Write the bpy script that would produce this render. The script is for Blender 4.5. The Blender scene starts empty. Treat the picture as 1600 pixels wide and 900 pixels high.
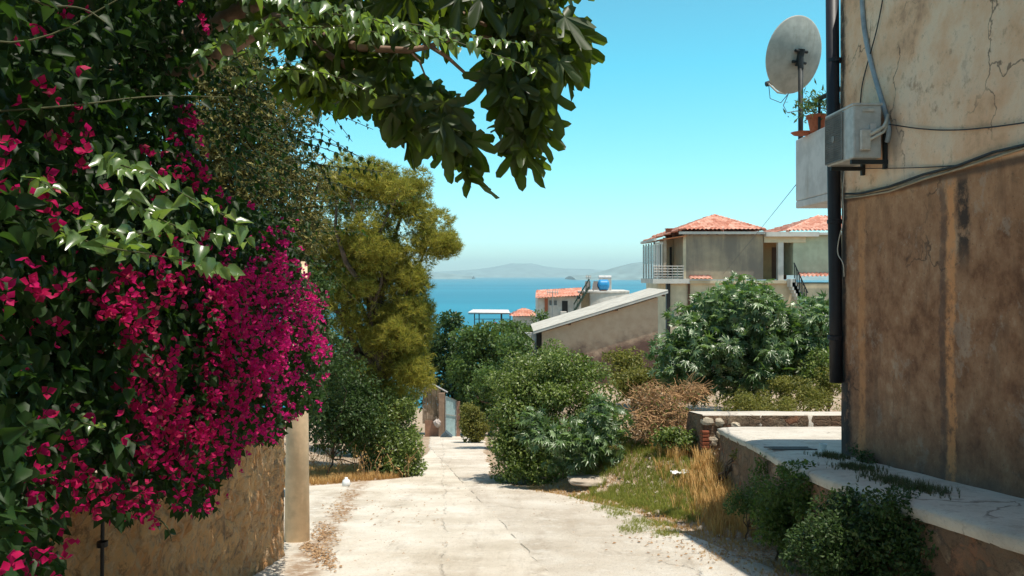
import bpy, math, random
import numpy as np
from mathutils import Vector

# ------------------------------------------------------------------ camera, sky, sun, exposure
scene = bpy.context.scene
C = scene.collection
cam_d = bpy.data.cameras.new('camera'); cam = bpy.data.objects.new('camera', cam_d); C.objects.link(cam)
cam.location = (0, 0, 1.6); cam.rotation_euler = (math.radians(90), 0, 0)
cam_d.sensor_width = 36; cam_d.lens = 27; cam_d.shift_y = -0.0125
cam_d.clip_start = 0.05; cam_d.clip_end = 80000
scene.camera = cam

SUN = Vector((0.25, -0.16, 1)).normalized()          # towards the sun
world = bpy.data.worlds.new('World'); scene.world = world; world.use_nodes = True
wn = world.node_tree; wn.nodes.clear()
wo = wn.nodes.new('ShaderNodeOutputWorld'); wb = wn.nodes.new('ShaderNodeBackground')
sky = wn.nodes.new('ShaderNodeTexSky'); sky.sky_type = 'NISHITA'; sky.sun_disc = False
sky.sun_elevation = math.asin(SUN.z); sky.sun_rotation = math.atan2(SUN.x, SUN.y)
sky.altitude = 0; sky.air_density = 1.0; sky.dust_density = 0.6; sky.ozone_density = 1.0
tint = wn.nodes.new('ShaderNodeMix'); tint.data_type = 'RGBA'; tint.blend_type = 'MULTIPLY'
tint.inputs[0].default_value = 1.0
wtc = wn.nodes.new('ShaderNodeTexCoord'); wsp = wn.nodes.new('ShaderNodeSeparateXYZ'); wn.links.new(wtc.outputs['Generated'], wsp.inputs[0])
wr = wn.nodes.new('ShaderNodeValToRGB'); wn.links.new(wsp.outputs[2], wr.inputs[0]); we = wr.color_ramp.elements
we.new(.5)
for q, (p_, c_) in zip(we, ((0, (1.22, 1.72, 1.90)), (.26, (.56, 1.80, 1.60)), (.75, (1.04, .93, .86)))): q.position = p_; q.color = (*c_, 1)
wn.links.new(wr.outputs[0], tint.inputs[7])
wn.links.new(sky.outputs[0], tint.inputs[6]); wn.links.new(tint.outputs[2], wb.inputs[0])
wb.inputs[1].default_value = 0.115
wn.links.new(wb.outputs[0], wo.inputs[0])

sd = bpy.data.lights.new('sun', 'SUN'); sd.energy = 5.0; sd.angle = math.radians(0.53); sd.color = (1.0, 0.93, 0.82)
so = bpy.data.objects.new('sun', sd); C.objects.link(so)
so.rotation_euler = SUN.to_track_quat('Z', 'Y').to_euler()

vs = scene.view_settings
vs.view_transform = 'Standard'; vs.look = 'None'; vs.exposure = 0.22; vs.gamma = 1; vs.use_curve_mapping = False
scene.render.engine = 'CYCLES'
scene.cycles.max_bounces = 6; scene.cycles.volume_bounces = 0; scene.cycles.transparent_max_bounces = 6

# ------------------------------------------------------------------ helpers
rng = np.random.default_rng(7)
random.seed(7)

def P(px, py, Y):
    return np.array(((px-800)/1200*Y, Y, 1.6+(430-py)/1200*Y))

def smooth(a, b, x):
    t = np.clip((np.asarray(x, float)-a)/(b-a), 0, 1); return t*t*(3-2*t)

def _hash(ix, iy, iz, s):
    n = (ix*374761393 + iy*668265263 + iz*2147483647 + s*974711) & 0xffffffff
    n = ((n ^ (n >> 13))*1274126177) & 0xffffffff
    return ((n ^ (n >> 16)) & 0xffff)/65535.0

def vnoise(x, y, z=0.0, s=0):
    x, y, z = np.broadcast_arrays(np.asarray(x, float), np.asarray(y, float), np.asarray(z, float))
    ix, iy, iz = [np.floor(a).astype(np.int64) for a in (x, y, z)]
    fx, fy, fz = x-ix, y-iy, z-iz
    fx, fy, fz = [f*f*(3-2*f) for f in (fx, fy, fz)]
    r = 0
    for dx in (0, 1):
        for dy in (0, 1):
            for dz in (0, 1):
                w = (fx if dx else 1-fx)*(fy if dy else 1-fy)*(fz if dz else 1-fz)
                r = r + w*_hash(ix+dx, iy+dy, iz+dz, s)
    return r*2-1

def fbm(x, y, z=0.0, o=4, s=0):
    r = 0; a = 1; f = 1
    for k in range(o):
        r = r + a*vnoise(np.asarray(x)*f, np.asarray(y)*f, np.asarray(z)*f, s+k); a *= .5; f *= 2.03
    return r/1.9

def tag(o, label=None, cat=None, group=None, kind=None):
    if label: o['label'] = label
    if cat: o['category'] = cat
    if group: o['group'] = group
    if kind: o['kind'] = kind
    return o

ORG = {}
def thing(name, label, cat, loc=(0, 0, 0), group=None):
    o = bpy.data.objects.new(name, None); C.objects.link(o); o.location = tuple(float(v) for v in loc)
    o.empty_display_size = .2
    ORG[o] = np.array([float(v) for v in loc])
    return tag(o, label, cat, group)

def link(name, me, m, parent=None, org=None):
    o = bpy.data.objects.new(name, me); C.objects.link(o)
    if m is not None: me.materials.append(m)
    if parent is not None:
        o.parent = parent; ORG[o] = ORG[parent]
    else:
        ORG[o] = np.zeros(3) if org is None else np.asarray(org, float)
        o.location = tuple(ORG[o])
    return o

def mesh_np(name, V, faces, m, parent=None, org=None, smooth_=False):
    """V (N,3); faces (M,k) array, all faces of one size"""
    g = ORG[parent] if parent is not None else (np.zeros(3) if org is None else np.asarray(org, float))
    V = np.asarray(V, float) - g
    F = np.asarray(faces, np.int32)
    me = bpy.data.meshes.new(name)
    me.vertices.add(len(V)); me.vertices.foreach_set('co', V.astype(np.float32).ravel())
    me.loops.add(F.size); me.loops.foreach_set('vertex_index', F.ravel())
    me.polygons.add(len(F))
    me.polygons.foreach_set('loop_start', np.arange(0, F.size, F.shape[1], dtype=np.int32))
    me.polygons.foreach_set('loop_total', np.full(len(F), F.shape[1], np.int32))
    if smooth_: me.polygons.foreach_set('use_smooth', np.ones(len(F), bool))
    me.update(calc_edges=True)
    return link(name, me, m, parent, org)

class MB:
    def __init__(s): s.v = []; s.f = []
    def add(s, vs_, fs):
        b = len(s.v); s.v += [tuple(float(c) for c in v) for v in vs_]; s.f += [tuple(b+i for i in f) for f in fs]; return s
    def box(s, x0, x1, y0, y1, z0, z1):
        return s.add([(x0,y0,z0),(x1,y0,z0),(x1,y1,z0),(x0,y1,z0),(x0,y0,z1),(x1,y0,z1),(x1,y1,z1),(x0,y1,z1)],
                     [(0,3,2,1),(4,5,6,7),(0,1,5,4),(1,2,6,5),(2,3,7,6),(3,0,4,7)])
    def quad(s, *p): return s.add(p, [tuple(range(len(p)))])
    def slab(s, pts, off):
        """polygon extruded by the vector off"""
        n = len(pts); q = [tuple(np.asarray(p, float)+np.asarray(off, float)) for p in pts]
        return s.add(list(pts)+q, [tuple(range(n))[::-1], tuple(range(n, 2*n))]+[(i, (i+1) % n, n+(i+1) % n, n+i) for i in range(n)])
    def tube(s, path, r, k=8, caps=True):
        path = [np.asarray(p, float) for p in path]; n = len(path)
        rr = r if hasattr(r, '__len__') else [r]*n
        b = len(s.v); up = None
        for i, p in enumerate(path):
            d = path[min(i+1, n-1)]-path[max(i-1, 0)]; d = d/(np.linalg.norm(d)+1e-9)
            if up is None:
                up = np.array((0, 0, 1.)) if abs(d[2]) < .9 else np.array((1., 0, 0))
            x = np.cross(d, up); x /= np.linalg.norm(x)+1e-9; up = np.cross(x, d)
            for j in range(k):
                a = 2*math.pi*j/k
                s.v.append(tuple(p+rr[i]*(math.cos(a)*x+math.sin(a)*up)))
        for i in range(n-1):
            for j in range(k):
                s.f.append((b+i*k+j, b+i*k+(j+1) % k, b+(i+1)*k+(j+1) % k, b+(i+1)*k+j))
        if caps:
            s.f.append(tuple(b+j for j in range(k))[::-1]); s.f.append(tuple(b+(n-1)*k+j for j in range(k)))
        return s
    def lathe(s, prof, c, k=20, axis='z'):
        b = len(s.v); c = np.asarray(c, float)
        for (r, h) in prof:
            for j in range(k):
                a = 2*math.pi*j/k
                q = (r*math.cos(a), r*math.sin(a), h) if axis == 'z' else ((h, r*math.cos(a), r*math.sin(a)) if axis == 'x' else (r*math.cos(a), h, r*math.sin(a)))
                s.v.append(tuple(c+np.array(q)))
        for i in range(len(prof)-1):
            for j in range(k):
                s.f.append((b+i*k+j, b+i*k+(j+1) % k, b+(i+1)*k+(j+1) % k, b+(i+1)*k+j))
        return s
    def build(s, name, m, parent=None, org=None, bevel=0, sm=False):
        g = ORG[parent] if parent is not None else (np.zeros(3) if org is None else np.asarray(org, float))
        me = bpy.data.meshes.new(name)
        me.from_pydata([tuple(np.array(v)-g) for v in s.v], [], s.f); me.update()
        if sm: me.polygons.foreach_set('use_smooth', [True]*len(me.polygons))
        o = link(name, me, m, parent, org)
        if bevel:
            b = o.modifiers.new('bevel', 'BEVEL'); b.width = bevel; b.segments = 2; b.limit_method = 'ANGLE'
        return o

def grid_mesh(name, X, Y, Z, m, parent=None, org=None, sm=True):
    a, b = X.shape; V = np.stack([X, Y, Z], -1).reshape(-1, 3)
    i = np.arange(a*b).reshape(a, b)
    F = np.stack([i[:-1, :-1], i[:-1, 1:], i[1:, 1:], i[1:, :-1]], -1).reshape(-1, 4)
    return mesh_np(name, V, F, m, parent, org, sm)

# ------------------------------------------------------------------ materials
class NT:
    def __init__(s, name):
        s.m = bpy.data.materials.new(name); s.m.use_nodes = True; s.t = s.m.node_tree; s.t.nodes.clear()
        s.out = s.new('ShaderNodeOutputMaterial'); s.tc = s.new('ShaderNodeTexCoord')
        g = s.new('ShaderNodeNewGeometry'); s.geo = g; s.pos = g.outputs['Position']
        sp = s.new('ShaderNodeSeparateXYZ'); s.L(s.pos, sp.inputs[0]); s.x, s.y, s.z = sp.outputs
    def new(s, t): return s.t.nodes.new(t)
    def L(s, a, b): s.t.links.new(a, b)
    def put(s, sock, v):
        if isinstance(v, (int, float)): sock.default_value = v
        elif isinstance(v, tuple): sock.default_value = v if len(v) == 4 or sock.type == 'VECTOR' else (*v, 1)
        else: s.L(v, sock)
    def math(s, op, a, b=0.0, clamp=False):
        n = s.new('ShaderNodeMath'); n.operation = op; n.use_clamp = clamp; s.put(n.inputs[0], a); s.put(n.inputs[1], b); return n.outputs[0]
    def scale(s, v):
        n = s.new('ShaderNodeMapping'); s.L(s.pos, n.inputs[0]); n.inputs['Scale'].default_value = v; return n.outputs[0]
    def noise(s, sc, det=4, rough=.55, vec=None, dist=0):
        n = s.new('ShaderNodeTexNoise'); s.L(vec or s.pos, n.inputs['Vector']); n.inputs['Scale'].default_value = sc
        n.inputs['Detail'].default_value = det; n.inputs['Roughness'].default_value = rough; n.inputs['Distortion'].default_value = dist
        return n.outputs[0]
    def vor(s, sc, feat='DISTANCE_TO_EDGE', vec=None, out=0):
        n = s.new('ShaderNodeTexVoronoi'); n.feature = feat; s.L(vec or s.pos, n.inputs['Vector']); n.inputs['Scale'].default_value = sc
        return n.outputs[out]
    def ramp(s, f, stops):
        n = s.new('ShaderNodeValToRGB'); s.L(f, n.inputs[0]); e = n.color_ramp.elements
        while len(e) < len(stops): e.new(.5)
        for q, (p, c) in zip(e, stops):
            q.position = p; q.color = (c, c, c, 1) if isinstance(c, (int, float)) else (*c, 1)
        return n.outputs[0]
    def step(s, f, a, b):      # 0 below a, 1 above b
        n = s.new('ShaderNodeMapRange'); s.L(f, n.inputs[0]); n.inputs[1].default_value = a; n.inputs[2].default_value = b; n.interpolation_type = 'SMOOTHSTEP'
        return n.outputs[0]
    def mix(s, f, a, b, mode='MIX'):
        n = s.new('ShaderNodeMix'); n.data_type = 'RGBA'; n.blend_type = mode
        s.put(n.inputs[0], f); s.put(n.inputs[6], a); s.put(n.inputs[7], b); return n.outputs[2]
    def bump(s, h, st=.5, d=.02):
        n = s.new('ShaderNodeBump'); s.L(h, n.inputs['Height']); n.inputs['Strength'].default_value = st; n.inputs['Distance'].default_value = d
        return n.outputs[0]
    def finish(s, col, rough=.8, bump=None, metal=0, spec=.3):
        b = s.new('ShaderNodeBsdfPrincipled'); s.put(b.inputs['Base Color'], col); s.put(b.inputs['Roughness'], rough)
        b.inputs['Metallic'].default_value = metal; b.inputs['Specular IOR Level'].default_value = spec
        if bump is not None: s.L(bump, b.inputs['Normal'])
        s.L(b.outputs[0], s.out.inputs[0]); s.bsdf = b; return s.m

def plain(name, c, rough=.6, metal=0, var=.25, sc=8, bump=.15, bd=.004, spec=.3):
    n = NT(name); f = n.noise(sc, 5, .6)
    lo = tuple(v*(1-var) for v in c); hi = tuple(min(1, v*(1+var)) for v in c)
    return n.finish(n.ramp(f, [(.3, lo), (.7, hi)]), rough, n.bump(n.noise(sc*6, 4), bump, bd), metal, spec)

def stained(name, c, stain, sc=1.2, amt=(.45, .7), streak=True, rough=.9, bd=.01, fine=14):
    n = NT(name)
    a = n.noise(sc, 6, .62); b = n.noise(sc*1.3, 5, .6, n.scale((3, 3, .45)) if streak else None)
    f = n.math('ADD', n.math('MULTIPLY', a, .5), n.math('MULTIPLY', b, .5))
    c2 = tuple(v*.8 for v in c)
    base = n.mix(n.step(n.noise(sc*3, 4), .35, .65), c2, c)
    col = n.mix(n.step(f, *amt), base, stain)
    return n.finish(col, rough, n.bump(n.noise(fine, 6, .65), .5, bd))

def leafmat(name, lo, hi, trans=.3, tcol=None, rough=.45, spec=.4, mid=None):
    n = NT(name); r = n.geo.outputs['Random Per Island']
    st = [(0, lo), (1, hi)] if mid is None else [(0, lo), (.55, mid), (1, hi)]
    col = n.ramp(r, st)
    col = n.mix(n.step(n.noise(60, 2), .3, .8), col, tuple(v*.75 for v in hi))
    b = n.new('ShaderNodeBsdfPrincipled'); n.put(b.inputs['Base Color'], col); b.inputs['Roughness'].default_value = rough
    b.inputs['Specular IOR Level'].default_value = spec
    t = n.new('ShaderNodeBsdfTranslucent')
    n.put(t.inputs[0], n.mix(r, tuple(v*.7 for v in (tcol or hi)), tcol or hi))
    mx = n.new('ShaderNodeMixShader'); mx.inputs[0].default_value = trans
    n.L(b.outputs[0], mx.inputs[1]); n.L(t.outputs[0], mx.inputs[2]); n.L(mx.outputs[0], n.out.inputs[0])
    return n.m

# ------------------------------------------------------------------ leaf templates: base at origin, along +Y, normal +Z
def blade_template(outline, rise=.12, curl=-.15):
    """outline: right half (x,y) from base to tip; a folded blade, triangles"""
    V = []; n = len(outline); ymax = outline[-1][1]
    for (x, y) in outline: V.append((0, y, curl*(y/ymax)**2))
    for (x, y) in outline[1:-1]: V.append((x, y, rise*x*2+curl*(y/ymax)**2))
    for (x, y) in outline[1:-1]: V.append((-x, y, rise*x*2+curl*(y/ymax)**2))
    F = []
    m = n-2
    for side in (0, 1):
        o = n+side*m
        tri = [(0, o, 1)]
        for i in range(m-1):
            tri += [(i+1, o+i, o+i+1), (i+1, o+i+1, i+2)]
        tri += [(m, o+m-1, m+1)]
        F += [t if side == 0 else t[::-1] for t in tri]
    return np.array(V, float), np.array(F)
T_HEART = blade_template([(0, 0), (.30, .10), (.36, .38), (.20, .70), (0, 1.05)], .35, -.22)
T_SMALL = (np.array([(0,0,0),(.28,.45,.08),(0,1,-.1),(-.28,.45,.08)], float), np.array([(0,1,2),(0,2,3)]))
T_OLIVE = (np.array([(0,0,0),(.15,.45,.04),(0,1,-.08),(-.15,.45,.04)], float), np.array([(0,1,2),(0,2,3)]))

def palmate(lobes, depth, droop=.25, w=.10):
    """lobes: list of (angle from +Y, length); star of pointed or round lobes round the petiole joint"""
    V = [(0, 0, 0)]; n = len(lobes)
    for i, (a, l) in enumerate(lobes):
        # left shoulder, tip, right shoulder
        for (da, ll) in ((-w, l*.72), (0, l), (w, l*.72)):
            V.append((math.sin(a+da)*ll, math.cos(a+da)*ll, -droop*ll*ll))
        if i < n-1:
            am = (a+lobes[i+1][0])/2; ll = depth*(l+lobes[i+1][1])/2
            V.append((math.sin(am)*ll, math.cos(am)*ll, .03))
    F = [(0, i+1, i) for i in range(1, len(V)-1)]
    return np.array(V), np.array(F)
# fig: five broad rounded lobes
def fig_leaf():
    V = [(0, 0, 0)]
    prof = [(-2.6, .22), (-2.2, .44), (-1.85, .46), (-1.55, .36), (-1.38, .30), (-1.22, .52), (-1.05, .80), (-.92, .88), (-.78, .80), (-.66, .56), (-.52, .30), (-.36, .44), (-.24, .80), (-.12, 1.02), (0, 1.1)]
    prof = prof+[(-a, l) for a, l in prof[:-1]][::-1]
    for i, (a, l) in enumerate(prof): V.append((math.sin(a)*l, math.cos(a)*l, -.20*l*l+.05*math.sin(i*2.1)+(.06 if l < .4 else 0)))
    return np.array(V), np.array([(0, i+1, i) for i in range(1, len(V)-1)])
T_FIG = fig_leaf()
T_STAR = palmate([(a*.62, 1-.09*abs(a)**1.5) for a in (-4, -3, -2, -1, 0, 1, 2, 3, 4)], .42, .35, .10)
# bract triple
def bract():
    V = []; F = []
    for k in range(3):
        a = k*2.094; ca, sa = math.cos(a), math.sin(a)
        for (r, t, z) in ((.03, 0, 0), (.40, .43, .40), (.92, .03, .68), (.40, -.43, .40), (.46, 0, .20)):
            V.append((r*ca-t*sa, r*sa+t*ca, z))
        b = k*5; F += [(b, b+1, b+4), (b+1, b+2, b+4), (b+2, b+3, b+4), (b+3, b, b+4)]
    return np.array(V), np.array(F)
T_BRACT = bract()
def needle_tuft(k=13):
    r = np.random.default_rng(3); V = []; F = []
    for i in range(k):
        d = r.normal(size=3); d[1] = abs(d[1])*1.3+.35; d /= np.linalg.norm(d)
        s = np.cross(d, r.normal(size=3)); s /= np.linalg.norm(s); s *= .045
        b = len(V); V += [tuple(-s), tuple(s), tuple(d)]; F.append((b, b+1, b+2))
    return np.array(V), np.array(F)
T_TUFT = needle_tuft()
def grass_tuft(k=9, spread=.35, seed=4):
    r = np.random.default_rng(seed); V = []; F = []
    for i in range(k):
        a = r.uniform(0, 6.28); l = r.uniform(.55, 1); o = np.array((math.cos(a), math.sin(a), 0))
        s = np.array((-math.sin(a), math.cos(a), 0))*.022; base = o*r.uniform(0, .12)
        mid = base+o*spread*.35*l+np.array((0, 0, .6*l)); tip = base+o*spread*r.uniform(.6, 1.5)*l+np.array((0, 0, l))
        b = len(V); V += [base-s, base+s, mid+s*.7, mid-s*.7, tip]; F += [(b, b+1, b+2), (b, b+2, b+3), (b+3, b+2, b+4)]
    return np.array(V), np.array(F)
T_GRASS = grass_tuft()

def unit(a): return a/(np.linalg.norm(a, axis=-1, keepdims=True)+1e-9)

def scatter(name, tm, pos, d, nrm, size, m, parent=None, org=None):
    """pos, d (axis), nrm (normal hint): (N,3); size (N,)"""
    TV, TF = tm; N = len(pos)
    d = unit(d); x = unit(np.cross(d, nrm)); z = np.cross(x, d)
    R = np.stack([x, d, z], 1)                       # rows
    V = (TV[None, :, :, None]*R[:, None, :, :]).sum(2)*np.asarray(size)[:, None, None] + pos[:, None, :]
    F = (TF[None]+(np.arange(N)*len(TV))[:, None, None]).reshape(-1, TF.shape[1])
    return mesh_np(name, V.reshape(-1, 3), F, m, parent, org)

def env_points(env, n, shell=.25, r=rng):
    """points near the surface of a union of ellipsoids; env rows: cx cy cz rx ry rz"""
    E = np.asarray(env, float); w = (E[:, 3]*E[:, 4]*E[:, 5])**(2/3); w = w/w.sum()
    k = r.choice(len(E), n, p=w); u = unit(r.normal(size=(n, 3)))
    q = 1-np.abs(r.normal(size=(n, 1)))*shell; q = np.clip(q, .0, 1.1)
    return E[k, :3]+u*q*E[k, 3:], u

RAG = 1.0
def clumps_in(env, n, r0, r1, shell=.35, r=rng, squash=.8):
    p, u = env_points(env, n, shell, r); s = r.uniform(r0, r1, (n, 1)); p = p+u*s*r.uniform(-.3*RAG, .75*RAG, (n, 1))
    return np.concatenate([p-u*s*.6, s, s, s*squash], 1)

def foliage(name, m, parent, clumps, tm, n, size, droop=.2, shell=.22, r=rng, jit=.5, up=.8):
    p, u = env_points(clumps, n, shell, r)
    d = u*.7+r.normal(size=(n, 3))*jit+np.array((0, 0, -droop))
    nr = u*.6+np.array((0, 0, up))+r.normal(size=(n, 3))*.45
    return scatter(name, tm, p, d, nr, r.uniform(size*.65, size*1.25, n), m, parent)

def limb(a, b, n=6, wob=.08, r=rng, sag=0):
    a = np.asarray(a, float); b = np.asarray(b, float); L = np.linalg.norm(b-a)
    pts = []
    for i in range(n+1):
        t = i/n; p = a*(1-t)+b*t
        if 0 < i < n: p = p+r.normal(size=3)*wob*L*.5
        p = p-np.array((0, 0, sag*4*t*(1-t))); pts.append(p)
    return pts

def plant(name, label, cat, base, env, nclump, cr, tm, nleaf, size, m, bark, trunk_r=.06, group=None, droop=.2, trunk_name='trunk', leaf_name='crown',
          limbs=8, split=.45, jit=.5, up=.8, shell=.22, inner=.25, squash=.8):
    base = np.asarray(base, float); t = thing(name, label, cat, base, group)
    cl = clumps_in(env, nclump, cr*.6, cr*1.3, squash=squash)
    n1 = int(nleaf*inner)
    p1, u1 = env_points(env, n1, .5)
    d = np.concatenate([rng.normal(size=(n1, 3))]); s1 = rng.uniform(size*.8, size*1.3, n1)
    p2, u2 = env_points(cl, nleaf-n1, shell)
    d2 = u2*.7+rng.normal(size=(nleaf-n1, 3))*jit+np.array((0, 0, -droop))
    n2 = u2*.6+np.array((0, 0, up))+rng.normal(size=(nleaf-n1, 3))*.45
    pp = np.concatenate([p1, p2])
    scatter(leaf_name, tm, pp, np.concatenate([d, d2]), np.concatenate([rng.normal(size=(n1, 3)), n2]),
            np.concatenate([s1, rng.uniform(size*.65, size*1.25, nleaf-n1)]), m, t)
    mb = MB(); E = np.asarray(env); top = E[:, :3].mean(0); fork = base*(1-split)+top*split
    mb.tube(limb(base-np.array((0, 0, .1)), fork, 5, .05), np.linspace(trunk_r, trunk_r*.7, 6), 8)
    for k in rng.choice(len(cl), min(limbs, len(cl)), replace=False):
        mb.tube(limb(fork, cl[k, :3], 5, .1), np.linspace(trunk_r*.6, trunk_r*.12, 6), 6)
    mb.build(trunk_name, bark, t, sm=True)
    return t

# ------------------------------------------------------------------ the hillside
SL = .17
def lane_right(y):     # right edge of the concrete lane
    return np.interp(y, [0, 7.3, 8.9, 11.6, 13.6, 14.7, 17.3, 27, 39, 45], [2.6, 2.6, 2.45, 1.84, 1.1, .35, -.43, -.9, -1.4, -1.7])
def lane_left(y):
    return np.interp(y, [0, 7.5, 9, 11, 14.5, 17, 27, 39, 45], [-2.4, -2.5, -4.4, -5.2, -4.6, -2.35, -2.97, -4.2, -4.7])
def ground(x, y):
    x = np.asarray(x, float); y = np.asarray(y, float)
    b = -SL*y
    R = np.where(y < 14.5, np.interp(y, [-50, 4, 8, 14.5], [8.5, -.6, -1.25, -1.74]), -1.74-.03*(y-14.5))
    A = np.maximum(R-b, 0)*(1-smooth(25, 38, y))
    h = b+A*smooth(.25, 2.3, x-lane_right(y))
    off = smooth(.05, .5, x-lane_right(y))+smooth(.05, .5, lane_left(y)-x)
    h = h+off*.035*fbm(x*1.3, y*1.3, o=4, s=2)
    h = h+.5*smooth(4.9, 9, -x)*smooth(10, 16, y)
    return h

def gz(px, py):        # the point of the lane's plane seen at a pixel
    Y = 1.6/((py-430)/1200-SL); return np.array(((px-800)/1200*Y, Y, -SL*Y))

n = NT('soil'); a = n.noise(1.1, 6, .6); b_ = n.noise(9, 6, .65)
c = n.ramp(a, [(.3, (.24, .15, .085)), (.5, (.38, .26, .16)), (.7, (.50, .40, .28))])
c = n.mix(n.step(b_, .5, .7), c, (.50, .43, .34))
c = n.mix(n.step(n.vor(28, 'F1'), .42, .2), c, (.55, .5, .42))
M_SOIL = n.finish(c, .95, n.bump(n.math('ADD', n.noise(22, 6, .7), n.vor(30, 'F1')), .9, .03))

def axis_vals(lo, hi, f0, f1, fine, coarse):
    a = list(np.arange(f0, f1, fine)); s = fine; x = f1
    while x < hi: a.append(x); s = min(s*1.25, coarse); x += s
    a.append(hi); s = fine; x = f0-fine
    while x > lo: a.insert(0, x); s = min(s*1.25, coarse); x -= s
    a.insert(0, lo); return np.array(a)
gx = axis_vals(-600, 600, -9, 9, .14, 25); gy = axis_vals(-40, 358, 2, 22, .14, 12)
X, Y = np.meshgrid(gx, gy)
tag(grid_mesh('ground', X, Y, ground(X, Y), M_SOIL), kind='structure')

# concrete lane
n = NT('lane_concrete')
wob = n.math('MULTIPLY', n.math('SUBTRACT', n.noise(1.4, 5, .6), .5), .35)
seamB = n.math('ADD', n.math('SUBTRACT', n.x, n.math('MULTIPLY', n.math('SUBTRACT', n.y, 8.16), -.158)), -.2)   # joint between the two pours
side = n.step(n.math('ADD', seamB, n.math('MULTIPLY', wob, .45)), -.04, .05)
seamA = n.math('ADD', n.math('SUBTRACT', n.x, n.math('MULTIPLY', n.math('SUBTRACT', n.y, 7.3), -.09)), .67)
a = n.noise(.9, 6, .6); g = n.noise(34, 5, .75)
cl = n.ramp(a, [(.32, (.54, .47, .37)), (.5, (.68, .61, .505)), (.68, (.78, .73, .635))])
cr_ = n.ramp(a, [(.32, (.50, .43, .34)), (.5, (.62, .555, .46)), (.68, (.72, .67, .58))])
col = n.mix(side, cl, cr_)
col = n.mix(n.step(g, .56, .72), col, (.36, .31, .25))
col = n.mix(n.math('MULTIPLY', n.step(n.noise(2.3, 6, .7, n.scale((1.6, .35, 1))), .54, .72), .5), col, (.36, .30, .23))
lineA = n.math('MULTIPLY', n.step(n.math('ABSOLUTE', n.math('ADD', seamA, n.math('MULTIPLY', n.math('SUBTRACT', n.noise(.5, 8, .72), .5), .5))), .02, .004), .7)
lineB = n.math('MULTIPLY', n.step(n.math('ABSOLUTE', n.math('ADD', seamB, n.math('MULTIPLY', wob, .45))), .012, .003), n.step(n.noise(1.3, 6, .7), .44, .58))
lineA = n.math('MULTIPLY', lineA, n.step(n.noise(3, 4), .42, .55))
cw = n.new('ShaderNodeVectorMath'); cw.operation = 'MULTIPLY_ADD'
nz = n.new('ShaderNodeTexNoise'); n.L(n.pos, nz.inputs[0]); nz.inputs['Scale'].default_value = 1.7; nz.inputs['Detail'].default_value = 5
n.L(nz.outputs[1], cw.inputs[0]); cw.inputs[1].default_value = (1.1, 1.1, 0); n.L(n.scale((1, .8, 0)), cw.inputs[2])
crack = n.math('MULTIPLY', n.step(n.vor(.38, vec=cw.outputs[0]), .006, .001), n.math('MULTIPLY', n.step(n.noise(.7, 3), .5, .62), .6))
lines = n.math('MAXIMUM', n.math('MAXIMUM', n.math('MULTIPLY', lineA, .6), lineB), crack)
lit = n.math('ABSOLUTE', n.math('ADD', n.math('ADD', n.x, n.math('MULTIPLY', n.math('SUBTRACT', n.y, 8.9), .13)), n.math('ADD', 2.22, n.math('MULTIPLY', wob, 1.2))))
litm = n.math('MULTIPLY', n.step(lit, .26, .05), n.step(n.noise(6, 5, .7), .36, .6))
col = n.mix(n.math('MULTIPLY', litm, .85), col, (.32, .19, .10))
tyre = n.math('MULTIPLY', n.step(n.noise(1.0, 5, .6, n.scale((2.4, .14, 1))), .50, .68), n.step(n.noise(7, 6, .75), .38, .62))
col = n.mix(n.math('MULTIPLY', tyre, .45), col, (.34, .27, .20))
col = n.mix(n.math('MULTIPLY', n.step(n.vor(55, 'F1'), .28, .12), n.math('MULTIPLY', side, .55)), col, (.25, .20, .16))
col = n.mix(n.math('MULTIPLY', n.step(n.noise(3.1, 7, .72), .56, .60), .28), col, (.80, .77, .70))
col = n.mix(n.math('MULTIPLY', lines, .5), col, (.26, .205, .15))
brush = n.noise(5, 3, .6, n.scale((.4, 14, 1)))
h = n.math('SUBTRACT', n.math('ADD', n.math('MULTIPLY', g, .7), n.math('ADD', n.math('MULTIPLY', n.noise(5, 6), 1.2), n.math('MULTIPLY', brush, .35))), n.math('MULTIPLY', lines, 1.2))
M_LANE = n.finish(col, .9, n.bump(h, 1.0, .035))
ys = np.arange(1, 44, .12); ts = np.linspace(0, 1, 50)
YY = np.repeat(ys[:, None], len(ts), 1)
eL = lane_left(ys)+.12*fbm(ys*1.2, 3.3, o=4, s=5); eR = lane_right(ys)+.16*fbm(ys*1.5, 9.1, o=5, s=8)
XX = eL[:, None]*(1-ts)+eR[:, None]*ts
edge = np.minimum(XX-eL[:, None], eR[:, None]-XX)
ZZ = -SL*YY+.02*smooth(0, .1, edge)-.03*(edge <= 0)+.004*fbm(XX*2, YY*2, s=4)
road = tag(grid_mesh('road', XX, YY, ZZ, M_LANE), kind='structure')

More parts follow.
